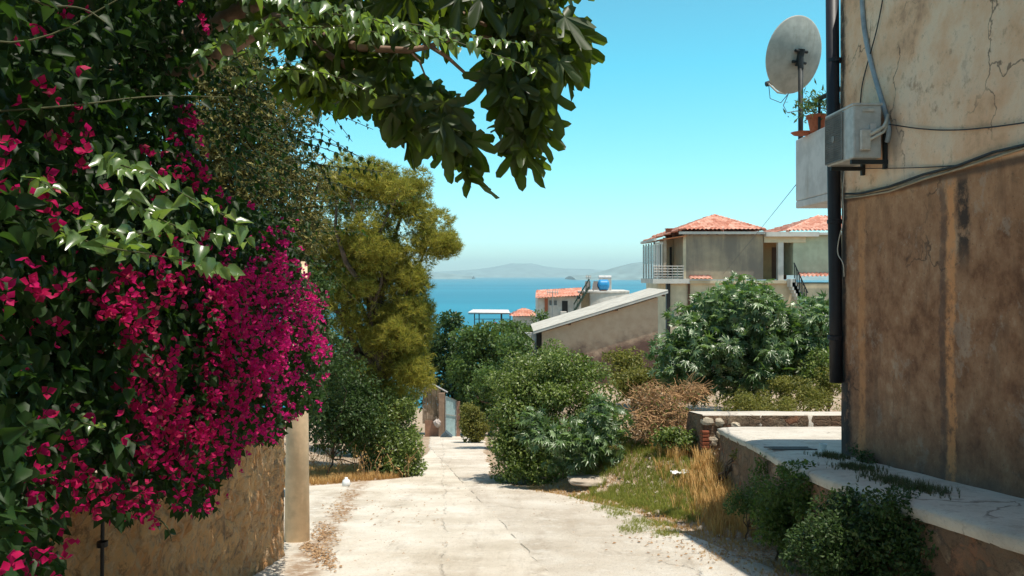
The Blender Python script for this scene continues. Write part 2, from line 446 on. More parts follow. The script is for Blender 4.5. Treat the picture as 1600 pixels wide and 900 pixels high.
# sea and the islands
n = NT('sea_water')
w = n.noise(.02, 6, .6, n.scale((.4, 1, 1)))
col = n.mix(n.step(n.noise(.0012, 4, .5, n.scale((.25, 1, 1))), .35, .7), (.006, .15, .23), (.012, .21, .30))
M_SEA = n.finish(col, .45, n.bump(w, .6, 3), spec=.25)
SEA = -60.0
MB().quad((-26000, 300, SEA), (26000, 300, SEA), (26000, 26500, SEA), (-26000, 26500, SEA)).build('sea', M_SEA)['kind'] = 'structure'
M_HILL = plain('scrub_hill', (.17, .23, .22), .95, var=.4, sc=.004, bump=.3, bd=8)
def island(name, Y, prof, depth, seed):
    px = np.linspace(prof[0][0], prof[-1][0], 90); hp = np.interp(px, [p[0] for p in prof], [p[1] for p in prof])
    t = np.linspace(-1, 1, 25)
    H = (430-hp)/1200*Y+61.6
    X = (px[:, None]-800)/1200*Y+t*0; Yy = Y+t[None]*depth+0*px[:, None]
    Z = SEA-5+(H[:, None]+5)*(1-np.abs(t[None])**1.6)*(1+.10*fbm(X/700, Yy/700, s=seed))
    tag(grid_mesh(name, X, Yy, Z, M_HILL), kind='structure')
island('hill_island', 11000, [(890, 431), (915, 429), (940, 424), (965, 417), (990, 411), (1020, 407), (1060, 405), (1120, 409), (1200, 418), (1290, 430)], 1200, 3)
island('low_headland', 13000, [(560, 428), (620, 426), (680, 426), (700, 427), (720, 429), (740, 431.5)], 700, 5)
island('far_mountain', 22000, [(640, 428), (700, 424), (740, 421), (770, 417), (800, 411), (830, 412), (850, 416), (880, 419), (920, 420), (960, 424), (1000, 429)], 1800, 9)
#==PART2==
# ------------------------------------------------------------------ materials of built things
n = NT('old_plaster')                                # two-tone side wall with dirt and orange repair strips
up_m = n.step(n.math('ADD', n.z, n.math('MULTIPLY', n.math('SUBTRACT', n.noise(3, 4), .5), .06)), 2.45, 2.49)
a = n.noise(1.5, 7, .65); b_ = n.noise(2.2, 6, .6, n.scale((1, 2.2, .6)))
upc = n.ramp(a, [(.28, (.42, .23, .135)), (.42, (.74, .45, .27)), (.55, (.80, .58, .40)), (.72, (.66, .54, .42))])
upc = n.mix(n.math('MULTIPLY', n.step(n.noise(5, 7, .7), .56, .72), .7), upc, (.30, .17, .10))
f1 = n.noise(6, 9, .72); f2 = n.noise(28, 6, .75)
loc_ = n.ramp(n.math('ADD', n.math('MULTIPLY', a, .6), n.math('MULTIPLY', f1, .4)), [(.35, (.15, .066, .032)), (.46, (.29, .138, .070)), (.55, (.38, .20, .108)), (.66, (.48, .30, .185))])
topo = n.step(n.math('ADD', n.z, n.math('MULTIPLY', b_, 2.2)), 2.6, 3.9)
loc_ = n.mix(n.math('MULTIPLY', topo, .5), loc_, (.58, .31, .16))
loc_ = n.mix(n.math('MULTIPLY', n.step(n.noise(2.0, 9, .72, n.scale((1, 2.0, .6))), .52, .66), .45), loc_, (.16, .088, .052))
loc_ = n.mix(n.math('MULTIPLY', n.step(n.noise(1.4, 9, .75), .56, .62), .35), loc_, (.46, .38, .30))
loc_ = n.mix(n.math('MULTIPLY', n.step(f2, .60, .70), .6), loc_, (.52, .38, .26))
loc_ = n.mix(n.math('MULTIPLY', n.step(f2, .42, .34), .6), loc_, (.09, .055, .038))
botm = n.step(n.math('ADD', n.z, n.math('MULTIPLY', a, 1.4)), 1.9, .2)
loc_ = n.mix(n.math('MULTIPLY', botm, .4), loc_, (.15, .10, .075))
upc = n.mix(n.math('MULTIPLY', n.step(f1, .56, .66), .35), upc, (.40, .22, .13))
upc = n.mix(n.math('MULTIPLY', n.step(n.noise(18, 8, .75), .60, .68), .5), upc, (.22, .16, .12))
cv = n.new('ShaderNodeVectorMath'); cv.operation = 'MULTIPLY_ADD'; nz = n.new('ShaderNodeTexNoise'); n.L(n.pos, nz.inputs[0]); nz.inputs['Scale'].default_value = 2.2; nz.inputs['Detail'].default_value = 6
n.L(nz.outputs[1], cv.inputs[0]); cv.inputs[1].default_value = (.9, .9, .9); n.L(n.pos, cv.inputs[2])
ck = n.math('MULTIPLY', n.step(n.vor(.8, vec=cv.outputs[0]), .012, .002), n.step(n.noise(.9, 4), .50, .60))
col = n.mix(up_m, loc_, upc)
col = n.mix(n.math('MULTIPLY', ck, .7), col, (.06, .04, .03))
wv = n.math('MULTIPLY', n.math('SUBTRACT', n.noise(1.6, 6, .65), .5), .16)
fr = n.math('MULTIPLY', n.math('SUBTRACT', n.noise(11, 8, .8), .5), .16)
def vstrip(yc, wd, col, c2, z0, z1, k=.8):
    d = n.math('ABSOLUTE', n.math('ADD', n.math('ADD', n.math('SUBTRACT', n.y, yc), wv), fr))
    m = n.math('MULTIPLY', n.step(d, wd, wd*.45), n.math('MULTIPLY', n.step(n.z, z1+.05, z1-.1), n.step(n.z, z0-.1, z0+.3)))
    return n.mix(n.math('MULTIPLY', n.math('MULTIPLY', m, n.step(n.noise(7, 8, .75), .34, .52)), k), col, c2)
col = vstrip(6.29, .11, col, (.05, .035, .028), 1.6, 2.44, .95)
col = vstrip(8.12, .11, col, (.60, .28, .12), -.6, 2.38, .6)
col = vstrip(6.47, .085, col, (.72, .32, .13), -.6, 2.42, .8)
col = vstrip(6.6, .06, col, (.09, .06, .05), -.4, 2.4, .6)
col = vstrip(8.60, .30, col, (.03, .026, .026), -1, .55, 1.0)
col = vstrip(8.60, .13, col, (.05, .045, .042), -1, 4.7, .8)
# stain along the slab line, darker blotch round the conditioner
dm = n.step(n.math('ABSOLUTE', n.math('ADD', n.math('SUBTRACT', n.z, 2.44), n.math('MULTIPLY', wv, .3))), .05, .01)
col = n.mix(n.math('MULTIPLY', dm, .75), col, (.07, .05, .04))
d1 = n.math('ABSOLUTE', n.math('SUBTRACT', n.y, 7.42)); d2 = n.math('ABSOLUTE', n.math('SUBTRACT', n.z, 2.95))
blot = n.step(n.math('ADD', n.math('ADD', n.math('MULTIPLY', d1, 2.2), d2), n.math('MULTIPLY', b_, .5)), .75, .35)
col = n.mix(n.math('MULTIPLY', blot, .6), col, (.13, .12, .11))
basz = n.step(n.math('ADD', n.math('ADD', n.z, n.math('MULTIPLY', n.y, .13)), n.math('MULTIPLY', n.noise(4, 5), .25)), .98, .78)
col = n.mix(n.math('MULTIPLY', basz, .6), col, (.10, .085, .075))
M_PLASTER = n.finish(col, .92, n.bump(n.math('ADD', n.noise(9, 7, .7), n.math('MULTIPLY', n.noise(45, 4, .7), .4)), .6, .02))

n = NT('rubble_stone')                               # left boundary wall
cw = n.new('ShaderNodeVectorMath'); cw.operation = 'MULTIPLY_ADD'; nz = n.new('ShaderNodeTexNoise'); n.L(n.pos, nz.inputs[0]); nz.inputs['Scale'].default_value = 3.5; nz.inputs['Detail'].default_value = 7
n.L(nz.outputs[1], cw.inputs[0]); cw.inputs[1].default_value = (.42, .42, .42); n.L(n.scale((1, 1, 1.5)), cw.inputs[2])
e = n.vor(4.2, vec=cw.outputs[0]); cc = n.vor(4.2, 'F1', vec=cw.outputs[0], out=1)
sp = n.new('ShaderNodeSeparateColor'); n.L(cc, sp.inputs[0])
st = n.ramp(sp.outputs[0], [(0, (.56, .27, .10)), (.4, (.70, .37, .15)), (.7, (.76, .46, .21)), (1, (.60, .33, .14))])
st = n.mix(n.step(n.noise(12, 6, .7), .4, .7), st, (.55, .40, .25))
st = n.mix(n.math('MULTIPLY', n.step(n.noise(3, 6, .7), .55, .7), .7), st, (.13, .085, .055))
mort = n.step(e, .06, .01)
col = n.mix(n.math('MULTIPLY', n.math('MULTIPLY', mort, .4), n.step(n.noise(2.1, 4), .42, .62)), st, (.26, .16, .09))
col = n.mix(n.math('MULTIPLY', n.step(n.noise(9, 8, .75), .46, .38), .6), col, (.20, .11, .055))
col = n.mix(n.math('MULTIPLY', n.step(n.noise(5, 8, .75), .55, .62), .5), col, (.80, .57, .34))
hh = n.math('ADD', n.math('MULTIPLY', n.step(e, 0, .10), .3), n.math('ADD', n.math('MULTIPLY', n.noise(5, 8, .7), 2.2), n.math('MULTIPLY', n.noise(22, 7, .75), .8)))
M_RUBBLE = n.finish(col, .95, n.bump(hh, 1.0, .05))

n = NT('retaining_stone')
cw = n.new('ShaderNodeVectorMath'); cw.operation = 'MULTIPLY_ADD'; nz = n.new('ShaderNodeTexNoise'); n.L(n.pos, nz.inputs[0]); nz.inputs['Scale'].default_value = 4; nz.inputs['Detail'].default_value = 7
n.L(nz.outputs[1], cw.inputs[0]); cw.inputs[1].default_value = (.38, .38, .38); n.L(n.scale((1, 1, 1.4)), cw.inputs[2])
e = n.vor(4.6, vec=cw.outputs[0]); cc = n.vor(4.6, 'F1', vec=cw.outputs[0], out=1)
sp = n.new('ShaderNodeSeparateColor'); n.L(cc, sp.inputs[0])
st = n.ramp(sp.outputs[0], [(0, (.22, .13, .08)), (.5, (.30, .20, .125)), (.8, (.40, .29, .19)), (1, (.36, .13, .06))])
st = n.mix(n.step(n.noise(7, 6, .7), .48, .66), st, (.16, .115, .085))
col = n.mix(n.math('MULTIPLY', n.step(e, .04, .01), .4), st, (.14, .10, .07))
col = n.mix(n.math('MULTIPLY', n.step(n.noise(1.7, 8, .7), .44, .54), .85), col, (.25, .165, .105))
col = n.mix(n.math('MULTIPLY', n.step(n.noise(9, 8, .75), .54, .62), .6), col, (.09, .065, .045))
M_RETAIN = n.finish(col, .95, n.bump(n.math('ADD', n.math('MULTIPLY', n.step(e, 0, .12), .4), n.math('MULTIPLY', n.noise(7, 8, .72), 2)), 1.0, .05))

n = NT('terrace_cement')
a = n.noise(1.6, 7, .65)
col = n.ramp(a, [(.3, (.42, .37, .31)), (.5, (.56, .51, .43)), (.7, (.64, .60, .53))])
col = n.mix(n.math('MULTIPLY', n.step(n.noise(7, 6, .7), .55, .7), .6), col, (.33, .28, .22))
cv = n.new('ShaderNodeVectorMath'); cv.operation = 'MULTIPLY_ADD'; nz = n.new('ShaderNodeTexNoise'); n.L(n.pos, nz.inputs[0]); nz.inputs['Scale'].default_value = 2; nz.inputs['Detail'].default_value = 6
n.L(nz.outputs[1], cv.inputs[0]); cv.inputs[1].default_value = (.8, .8, 0); n.L(n.scale((1, 1, 0)), cv.inputs[2])
ck = n.math('MULTIPLY', n.step(n.vor(.7, vec=cv.outputs[0]), .012, .002), n.step(n.noise(.9, 4), .44, .56))
col = n.mix(n.math('MULTIPLY', ck, .7), col, (.12, .09, .07))
col = n.mix(n.math('MULTIPLY', n.step(n.noise(3.2, 8, .75), .53, .60), .45), col, (.28, .22, .16))
col = n.mix(n.math('MULTIPLY', n.step(n.noise(50, 4, .7), .60, .68), .5), col, (.26, .21, .17))
M_TERR = n.finish(col, .9, n.bump(n.math('ADD', n.noise(6, 6, .7), n.noise(40, 4)), .6, .015))

M_CONC = stained('pole_concrete', (.80, .60, .39), (.55, .38, .22), 2, (.5, .75), True, .85, .006, 30)
M_BARK = stained('bark', (.16, .11, .075), (.07, .05, .035), 4, (.4, .6), True, .95, .02, 20)
M_BARK_F = stained('fig_bark', (.33, .22, .16), (.17, .11, .08), 5, (.45, .65), True, .85, .006, 30)
M_VINE = plain('vine_stem', (.07, .075, .03), .7)
M_TWIG = plain('dry_twig', (.42, .25, .12), .9, var=.4)
M_BLACK = plain('black_rubber', (.018, .018, .02), .5, var=.3)
M_PIPE = stained('painted_pipe', (.016, .017, .022), (.05, .035, .028), 2.5, (.58, .75), True, .5, .003, 30)
M_IRON = plain('dark_iron', (.03, .035, .035), .6, .3, var=.4)
M_WHITE = stained('white_plaster', (.66, .63, .60), (.42, .36, .30), 1.4, (.55, .8))
M_AC = stained('aged_enamel', (.50, .50, .47), (.32, .27, .20), 4, (.52, .75), True, .5, .001, 40)
M_AC2 = stained('yellowed_plastic', (.56, .53, .47), (.36, .30, .22), 5, (.55, .8), True, .5, .001, 40)
M_DISH = stained('weathered_dish', (.46, .44, .38), (.27, .25, .19), 3, (.5, .75), True, .55, .001, 40)
M_TERRA = stained('terracotta', (.42, .13, .065), (.28, .09, .05), 9, (.5, .75), True, .85, .002, 60)
M_CABLE_G = plain('grey_conduit', (.27, .31, .33), .6)
M_CABLE_W = plain('white_cable', (.48, .45, .38), .6)
M_CABLE_B = plain('beige_cable', (.36, .28, .19), .7)

# ------------------------------------------------------------------ the house on the right: side wall at X = 3.7
WX = 3.70; YC = 8.67; ROOF = 4.78
rh = thing('plastered_house', 'old house with stained beige and brown side wall filling the right edge of the view', 'house', (WX, YC, -.42))
ys = np.arange(-3, YC+.001, .08); ys[-1] = YC; zs = np.linspace(-1.2, ROOF, 90)
Yg, Zg = np.meshgrid(ys, zs)
Xg = WX+.012*fbm(Yg*1.5, Zg*1.5, s=3)+.012*(smooth(2.46, 2.5, Zg)*-1)
Xg[:, -1] += .02
grid_mesh('side_wall', Xg, Yg, Zg, M_PLASTER, rh)
m = MB(); m.box(WX+.03, 11, -3, YC-.002, -1.6, ROOF-.01); m.build('wall', M_PLASTER, rh)
MB().box(WX+.005, 11.1, -3.1, YC+.1, ROOF, ROOF+.12).build('roof', M_TERR, rh)
# balcony behind the corner, same side plane
b = MB()
yb = 10.02
b.box(WX, 7.5, YC+.003, yb, 2.47, 2.56)
b.box(WX, WX+.1, YC+.003, yb, 2.563, 3.36); b.box(WX+.103, 7.5, yb-.1, yb, 2.563, 3.36)
balc = b.build('balcony', M_WHITE, rh, bevel=.012)
r_ = MB(); r_.tube([(3.93, 9.0, 3.86), (3.74, 9.5, 3.86), (3.74, yb-.05, 3.86)], .03)
for yy in (9.0, yb-.05): r_.tube([(3.75, yy, 3.36), (3.75, yy, 3.87)], .02)
rl = MB(); rl.tube([(3.74, YC+.05, 3.72), (3.72, 9.35, 3.74)], .03).tube([(3.73, 9.32, 3.36), (3.73, 9.32, 3.75)], .018); rl.build('railing', M_IRON, balc)

dp = thing('drainpipe', 'black rain downpipe at the corner of the stained house wall', 'drainpipe', (3.62, 8.60, .4))
m = MB(); m.tube([(3.585, 8.6, 4.85), (3.60, 8.6, 3), (3.625, 8.6, 1.2), (3.63, 8.6, .40)], .070, 16); m.build('pipe', M_PIPE, dp, sm=True)
for z in (4.0, 2.2, .9): MB().lathe([(.073, -.025), (.082, -.02), (.082, .02), (.073, .025)], (3.605+.01*(4-z)/2, 8.6, z), 16).build('collar', M_PIPE, dp)

# air conditioner
ac = thing('air_conditioner', 'weathered outdoor air conditioner hanging on brackets on the beige wall', 'air conditioner', (3.48, 7.8, 2.74))
x0, x1, y0, y1, z0, z1 = 3.335, 3.61, 7.5, 8.14, 2.745, 3.27
MB().box(x0, x1, y0, y1, z0, z1).build('casing', M_AC, ac, bevel=.015)
MB().box(x0-.012, x1+.008, y0-.012, y1+.01, z1-.012, z1+.012).build('lid', M_AC, ac, bevel=.006)
MB().box(x0-.003, x0+.02, y0+.25, y1-.02, z0+.04, z1-.05).build('fan_recess', M_BLACK, ac)
g = MB()
yy0, yy1, zz0, zz1 = y0+.24, y1-.012, z0+.03, z1-.035
for k in range(22):
    z = zz0+(zz1-zz0)*k/21; g.box(x0-.014, x0-.008, yy0, yy1, z-.0022, z+.0022)
for k in range(20):
    y = yy0+(yy1-yy0)*k/19; g.box(x0-.014, x0-.006, y-.0025, y+.0025, zz0, zz1)
g.box(x0-.02, x0-.004, yy0-.012, yy0, zz0-.01, zz1+.01); g.box(x0-.02, x0-.004, yy1, yy1+.01, zz0-.01, zz1+.01)
g.box(x0-.02, x0-.004, yy0, yy1, zz0-.013, zz0-.004); g.box(x0-.02, x0-.004, yy0, yy1, zz1+.004, zz1+.013)
g.lathe([(.001, -.022), (.035, -.022), (.035, -.016)], (x0, (yy0+yy1)/2, (zz0+zz1)/2), 14, 'x')
g.build('grille', plain('grille_grey', (.20, .19, .17), .6), ac)
MB().box(x0+.05, x0+.15, y0-.055, y0-.012, z0+.07, z0+.27).build('valve_cover', M_AC2, ac, bevel=.012)
MB().box(x0+.155, x0+.215, y0-.016, y0-.011, z0+.26, z0+.335).build('rating_plate', M_WHITE, ac)
MB().box(x0+.08, x0+.20, y0-.018, y0-.011, z1-.075, z1-.04).build('carry_handle', M_AC2, ac, bevel=.003)
for yb_ in (y0+.06, y1-.1):
    MB().box(x0+.0, WX, yb_-.02, yb_+.02, z0-.05, z0-.01).box(WX-.045, WX-.012, yb_-.021, yb_+.021, z0-.10, z0+.25).build('bracket', M_IRON, ac)
for k, dz in enumerate((0, .05)):
    MB().tube([(x0+.12, y0-.03, z0+.16+dz), (x0+.19, y0-.07, z0+.20+dz), (x0+.26, y0-.07, z0+.24+dz), (WX-.06, y0-.03, z0+.30+dz), (WX-.04, y0-.02, z0+.42)], .014+.003*k, 8).build('refrigerant_pipe', M_CABLE_W, ac, sm=True)
def wpt(px, py, off=.03):
    Y = (WX-off)*1200/(px-800); return P(px, py, Y)
def cable(name, label, pts, r, m, cat='cable', k=6, par=None):
    # smooth the polyline
    p = [np.asarray(q, float) for q in pts]
    for it in range(2):
        q = [p[0]]
        for a, b in zip(p[:-1], p[1:]): q += [a*.75+b*.25, a*.25+b*.75]
        q.append(p[-1]); p = q
    o = MB().tube([q-p[0] for q in p], r, k).build(name, m, org=None, sm=True)
    o.location = tuple(p[0]); ORG[o] = p[0]
    return tag(o, label, cat)
cable('conduit', 'thick grey conduit coming down the beige wall into the air conditioner', [wpt(1346, -60), wpt(1347, 10), wpt(1352, 60), wpt(1364, 110), wpt(1376, 150), wpt(1386, 185), wpt(1390, 205), wpt(1386, 222)], .024, M_CABLE_G, 'conduit', 10)
cable('cable', 'thin black cable running down the wall crossing the grey conduit', [wpt(1386, -40), wpt(1372, 40), wpt(1358, 90), wpt(1347, 130), wpt(1344, 162)], .006, M_BLACK)
cable('cable', 'thin dark cable sagging across the upper wall to the right of the air conditioner', [wpt(1388, 194), wpt(1440, 202), wpt(1490, 204), wpt(1550, 199), wpt(1640, 186)], .006, M_BLACK)
cable('cable', 'thin black wire stretched below the air conditioner above the cable bundle', [wpt(1336, 263), wpt(1400, 263), wpt(1460, 261), wpt(1500, 258)], .005, M_BLACK)
cb = thing('cable_bundle', 'beige and black cables sagging side by side along the floor line of the stained wall', 'cables', wpt(1321, 312))
for k, (dy, rr, mm) in enumerate(((0, .011, M_CABLE_B), (3, .010, M_CABLE_B), (-4, .012, M_BLACK))):
    pts = [wpt(px, py+dy+(2.5*math.sin(px*.05+k)), .025+.01*k) for px, py in ((1321, 309), (1345, 306), (1389, 294), (1443, 279), (1498, 260), (1552, 244), (1600, 230), (1660, 212))]
    MB().tube(pts, rr, 6).build('cable_strand', mm, cb, sm=True)
cable('cable', 'loose white cable dangling beside the black downpipe', [wpt(1320, 262, .1), wpt(1316, 300, .14), wpt(1319, 345, .15), wpt(1310, 375, .17), wpt(1308, 398, .17), wpt(1318, 410, .15), wpt(1319, 432, .12)], .005, M_CABLE_W)
cable('overhead_wire', 'long thin wire from the balcony down to the far tiled house', [P(1283, 238, 9.9), P(1235, 300, 16), P(1185, 362, 28), P(1130, 428, 49.5)], .007, M_BLACK, 'wire', 5)

# satellite dish on its mast
dc = P(1241, 86, 10.15); nv = np.array((-.36, .88, .28)); nv /= np.linalg.norm(nv)
ds = thing('satellite_dish', 'large beige satellite dish on a dark mast at the balcony corner', 'satellite dish', (3.79, 9.96, 2.6))
sx = unit(np.cross(nv, (0, 0, 1.))); sz = np.cross(sx, nv)
K = 48; V = []; F = []
for ring, (q, hgt) in enumerate(((0, -.10), (.25, -.094), (.5, -.075), (.75, -.043), (.97, -.004), (1, .002), (1.0, .012), (.97, .006), (.75, -.033), (.5, -.065), (.25, -.084), (0, -.09))):
    for j in range(K):
        a = 2*math.pi*j/K; V.append(dc+q*(sx*.45*math.cos(a)+sz*.50*math.sin(a))+nv*hgt)
    if ring:
        for j in range(K): F.append(((ring-1)*K+j, (ring-1)*K+(j+1) % K, ring*K+(j+1) % K, ring*K+j))
mesh_np('reflector', np.array(V), F, M_DISH, ds, smooth_=True)
mt = P(1251, 108, 10.03)
MB().tube([(mt[0], 10.03, 2.6), (mt[0], 10.03, mt[2]+.05)], .032, 10).build('mast', M_IRON, ds, sm=True)
cb_ = dc-nv*.12
b = MB(); b.tube([cb_-sx*.10+sz*.05, cb_+sx*.10+sz*.05], .02).tube([cb_-sx*.11-sz*.09, cb_+sx*.11-sz*.09], .02)
b.tube([cb_+sz*.08, cb_-sz*.14], .045).tube([cb_-nv*.0, mt+np.array((0, 0, 0))], .04).tube([cb_-sz*.05, mt+np.array((0, 0, -.12))], .03)
b.build('mount', M_IRON, ds)
bot = dc-sz*.5; lnb = P(1201, 131, 10.5)
MB().tube([bot+nv*.01, (bot+lnb)/2+np.array((0, 0, -.05)), lnb], .014).build('feed_arm', M_DISH, ds)
MB().tube([lnb-np.array((.03, -.02, 0)), lnb+np.array((.05, .03, .02))], [.035, .04]).build('receiver', M_BLACK, ds)
MB().tube([lnb, lnb+np.array((.02, 0, -.2)), lnb+np.array((.15, -.05, -.27)), P(1232, 146, 10.2)], .005).build('lead', M_BLACK, ds)
MB().tube([P(1232, 146, 10.2), P(1224, 165, 10.2), P(1230, 176, 10.15), P(1252, 172, 10.1)], .006).build('lead', M_CABLE_G, ds)

L_GREEN_S = leafmat('pot_greenery', (.03, .07, .02), (.10, .16, .05), .3, (.2, .3, .05))
def pot(label, x, y, z, r, h, lab_plant, n_, saucer=False):
    t = thing('flower_pot', label, 'flower pot', (x, y, z), 'terracotta pots on the balcony')
    MB().lathe([(.001, .0), (r*.7, 0), (r*.95, h*.8), (r*1.08, h*.8), (r*1.1, h), (r*.95, h), (r*.9, h*.85), (.001, h*.85)], (x, y, z), 20).build('pot', M_TERRA, t, sm=False)
    if saucer: MB().lathe([(.001, -.0), (r*.9, 0), (r*1.2, .03), (r*1.12, .03), (.001, .01)], (x-.10, y+.22, z-.0), 18).build('saucer', M_TERRA, t)
    if n_:
        p = np.array((x-.03, y, z+h))+rng.normal(size=(n_, 3))*(r*1.0, r*1.2, r*.75)+np.array((0, 0, r*1.0)); p[:, 2] = np.maximum(p[:, 2], z+h*.7)
        scatter('plant_leaves', T_OLIVE, p, rng.normal(size=(n_, 3))+np.array((0, 0, .6)), rng.normal(size=(n_, 3)), rng.uniform(.04, .10, n_), L_GREEN_S, t)
pot('terracotta pot with a wispy green plant and a saucer on the balcony parapet', 3.74, 9.42, 3.362, .115, .20, '', 380, True)
pot('terracotta pot half hidden behind the downpipe on the balcony parapet', 3.80, 8.98, 3.362, .11, .22, '', 0)

# ------------------------------------------------------------------ terrace, its walls and drain
def T(y): return -.42-.13*(y-8.67)
def tz(px, py, dz=0):
    k = (py-430)/1200; Yv = (1.6+.42-.13*8.67-dz)/(k-.13); return np.array(((px-800)/1200*Yv, Yv, T(Yv)+dz))
edge_px = [(1600, 837), (1522, 814), (1445, 792), (1367, 769), (1309, 750), (1267, 736), (1232, 723), (1212, 711), (1174, 690), (1135, 674), (1121, 667)]
E = np.array([tz(*p) for p in edge_px])
E = np.concatenate([[(E[0, 0]+.1, 1.5, T(1.5)), (E[0, 0]+.05, 3, T(3))], E])
te = np.linspace(0, 1, 140); s_ = np.concatenate([[0], np.cumsum(np.linalg.norm(np.diff(E[:, :2], axis=0), axis=1))]); s_ /= s_[-1]
ex = np.interp(te, s_, E[:, 0]); ey = np.interp(te, s_, E[:, 1])
ex = ex+.03*fbm(ey*2.5, 1.7, s=3, o=4)
u = np.concatenate([[0, .0, .02, .06], np.linspace(.12, 1, 22)])
Xin = np.where(ey < YC-.0, WX+.06, 7.5)
Xt = ex[:, None]+(Xin-ex)[:, None]*u[None]; Yt = np.repeat(ey[:, None], len(u), 1)
Zt = T(Yt)+.012*fbm(Xt*2, Yt*2, s=6); Zt[:, 2] -= .012; Zt[:, 1] -= .03; Xt[:, 1] -= .012; Zt[:, 0] -= .11; Xt[:, 0] += .01
terr = grid_mesh('terrace', Xt, Yt, Zt, M_TERR); tag(terr, kind='structure')
# raised rear kerb slab of the terrace with a stone end
A0 = tz(1088, 643, .17); A1 = tz(1110, 654, .17); B0 = tz(1303, 639, .17); B1 = tz(1228, 648, .17)
rk = thing('terrace_kerb', 'low pale cement kerb slab along the far end of the terrace, on a stone and brick end', 'kerb', (A0[0], A0[1], -1.7))
us = np.linspace(0, 1, 30); vs_ = np.array([0, .001, .04, .3, .6, .95, .999, 1])
y_n = 13.6; y_f = 14.7
Xk = 3.38+us[:, None]*4.2+0*vs_; Yk = y_n+(y_f-y_n)*vs_[None]+.08*fbm(us*9, 0.3, s=2)[:, None]
Zk = T(Yk)+.2+.015*fbm(Xk*2, Yk*2, s=8); Zk[:, 0] -= .35; Zk[:, 1] -= .02; Zk[:, -1] -= .35
grid_mesh('slab', Xk, Yk, Zk, M_TERR, rk)
zz = np.linspace(0, 1, 14); yy = np.linspace(y_n-.05, y_f+.05, 24)
Yq, Zq = np.meshgrid(yy, zz); Zq = -1.95+(T(Yq)+.18+1.95)*Zq; Xq = 3.36+.035*fbm(Yq*5, Zq*5, s=4)
xx = np.linspace(3.36, 7.5, 60); X2, Z2 = np.meshgrid(xx, zz); Z2 = -1.95+(T(y_n)+.18+1.95)*Z2; Y2 = y_n-.02-.035*np.abs(fbm(X2*5, Z2*5, s=5))
grid_mesh('stone_end', Xq, Yq, Zq, M_RETAIN, rk); grid_mesh('stone_face', X2, Y2, Z2, M_RETAIN, rk)
# stones and bricks standing proud at the end
M_STONE_L = stained('pale_stone', (.52, .44, .33), (.30, .22, .15), 6, (.5, .7), False, .9, .01, 25)
M_BRICK = plain('red_brick', (.30, .09, .045), .9, var=.3)
def stone(mb, c, s, seed, k=10):
    r = np.random.default_rng(seed); pts = []
    for i in range(6):
        for j in range(k):
            th = math.pi*(i+.5)/6; a = 2*math.pi*j/k; q = 1+.22*r.normal()*.6
            pts.append((c[0]+s[0]*q*math.sin(th)*math.cos(a), c[1]+s[1]*q*math.sin(th)*math.sin(a), c[2]+s[2]*q*math.cos(th)))
    f = [(i*k+j, i*k+(j+1) % k, (i+1)*k+(j+1) % k, (i+1)*k+j) for i in range(5) for j in range(k)]
    f += [tuple(range(k))[::-1], tuple(5*k+j for j in range(k))]
    mb.add(pts, f)
ms = MB(); mbk = MB()
for i, (x, z, w, h_) in enumerate(((3.45, -.98, .12, .07), (3.66, -1.0, .09, .08), (3.74, -1.2, .13, .10), (3.55, -1.33, .10, .09), (3.78, -1.45, .13, .08), (3.50, -1.58, .12, .08), (3.95, -1.08, .1, .08), (4.0, -1.35, .12, .1), (4.2, -1.2, .12, .09))):
    stone(ms, (x, 13.58, z), (w, .06, h_), i)
for k in range(5): mbk.box(3.35, 3.47, 13.50, 13.70, -1.45+k*.065, -1.40+k*.065)
ms.build('facing_stones', M_STONE_L, rk); mbk.build('brick_course', M_BRICK, rk, bevel=.008)

# rough retaining wall below the terrace edge
hz = np.linspace(0, 1, 22)
gb = ground(ex-.1, ey)-.25
Zr = gb[:, None]*(1-hz)+(T(ey)-.07)[:, None]*hz
Xr = (ex+.03)[:, None]-.06*(1-hz)[None]+.05*fbm(ey[:, None]*4, Zr*4, s=12)
Yr = np.repeat(ey[:, None], len(hz), 1)
rw = grid_mesh('retaining_wall', Xr, Yr, Zr, M_RETAIN, org=None)
tag(rw, 'rough rubble retaining wall holding up the cement terrace beside the house', 'wall')
Xn = np.linspace(ex[-1], 7.5, 40); Xn2, Hn = np.meshgrid(Xn, hz)
dg = MB()
for k in range(15):
    x_ = 3.10+k*.034; dg.slab([(x_, 9.13, T(9.13)+.004), (x_+.016, 9.13, T(9.13)+.004), (x_+.016, 9.38, T(9.38)+.004), (x_, 9.38, T(9.38)+.004)], (0, 0, .012))
for (a, b) in ((9.105, 9.128), (9.382, 9.405)): dg.slab([(3.08, a, T(a)+.004), (3.62, a, T(a)+.004), (3.62, b, T(b)+.004), (3.08, b, T(b)+.004)], (0, 0, .014))
dgo = dg.build('drain_grate', plain('worn_steel', (.13, .12, .11), .7), org=(3.35, 9.25, T(9.25))); tag(dgo, 'dark slotted drain grate set in the cement terrace near the wall corner', 'drain')

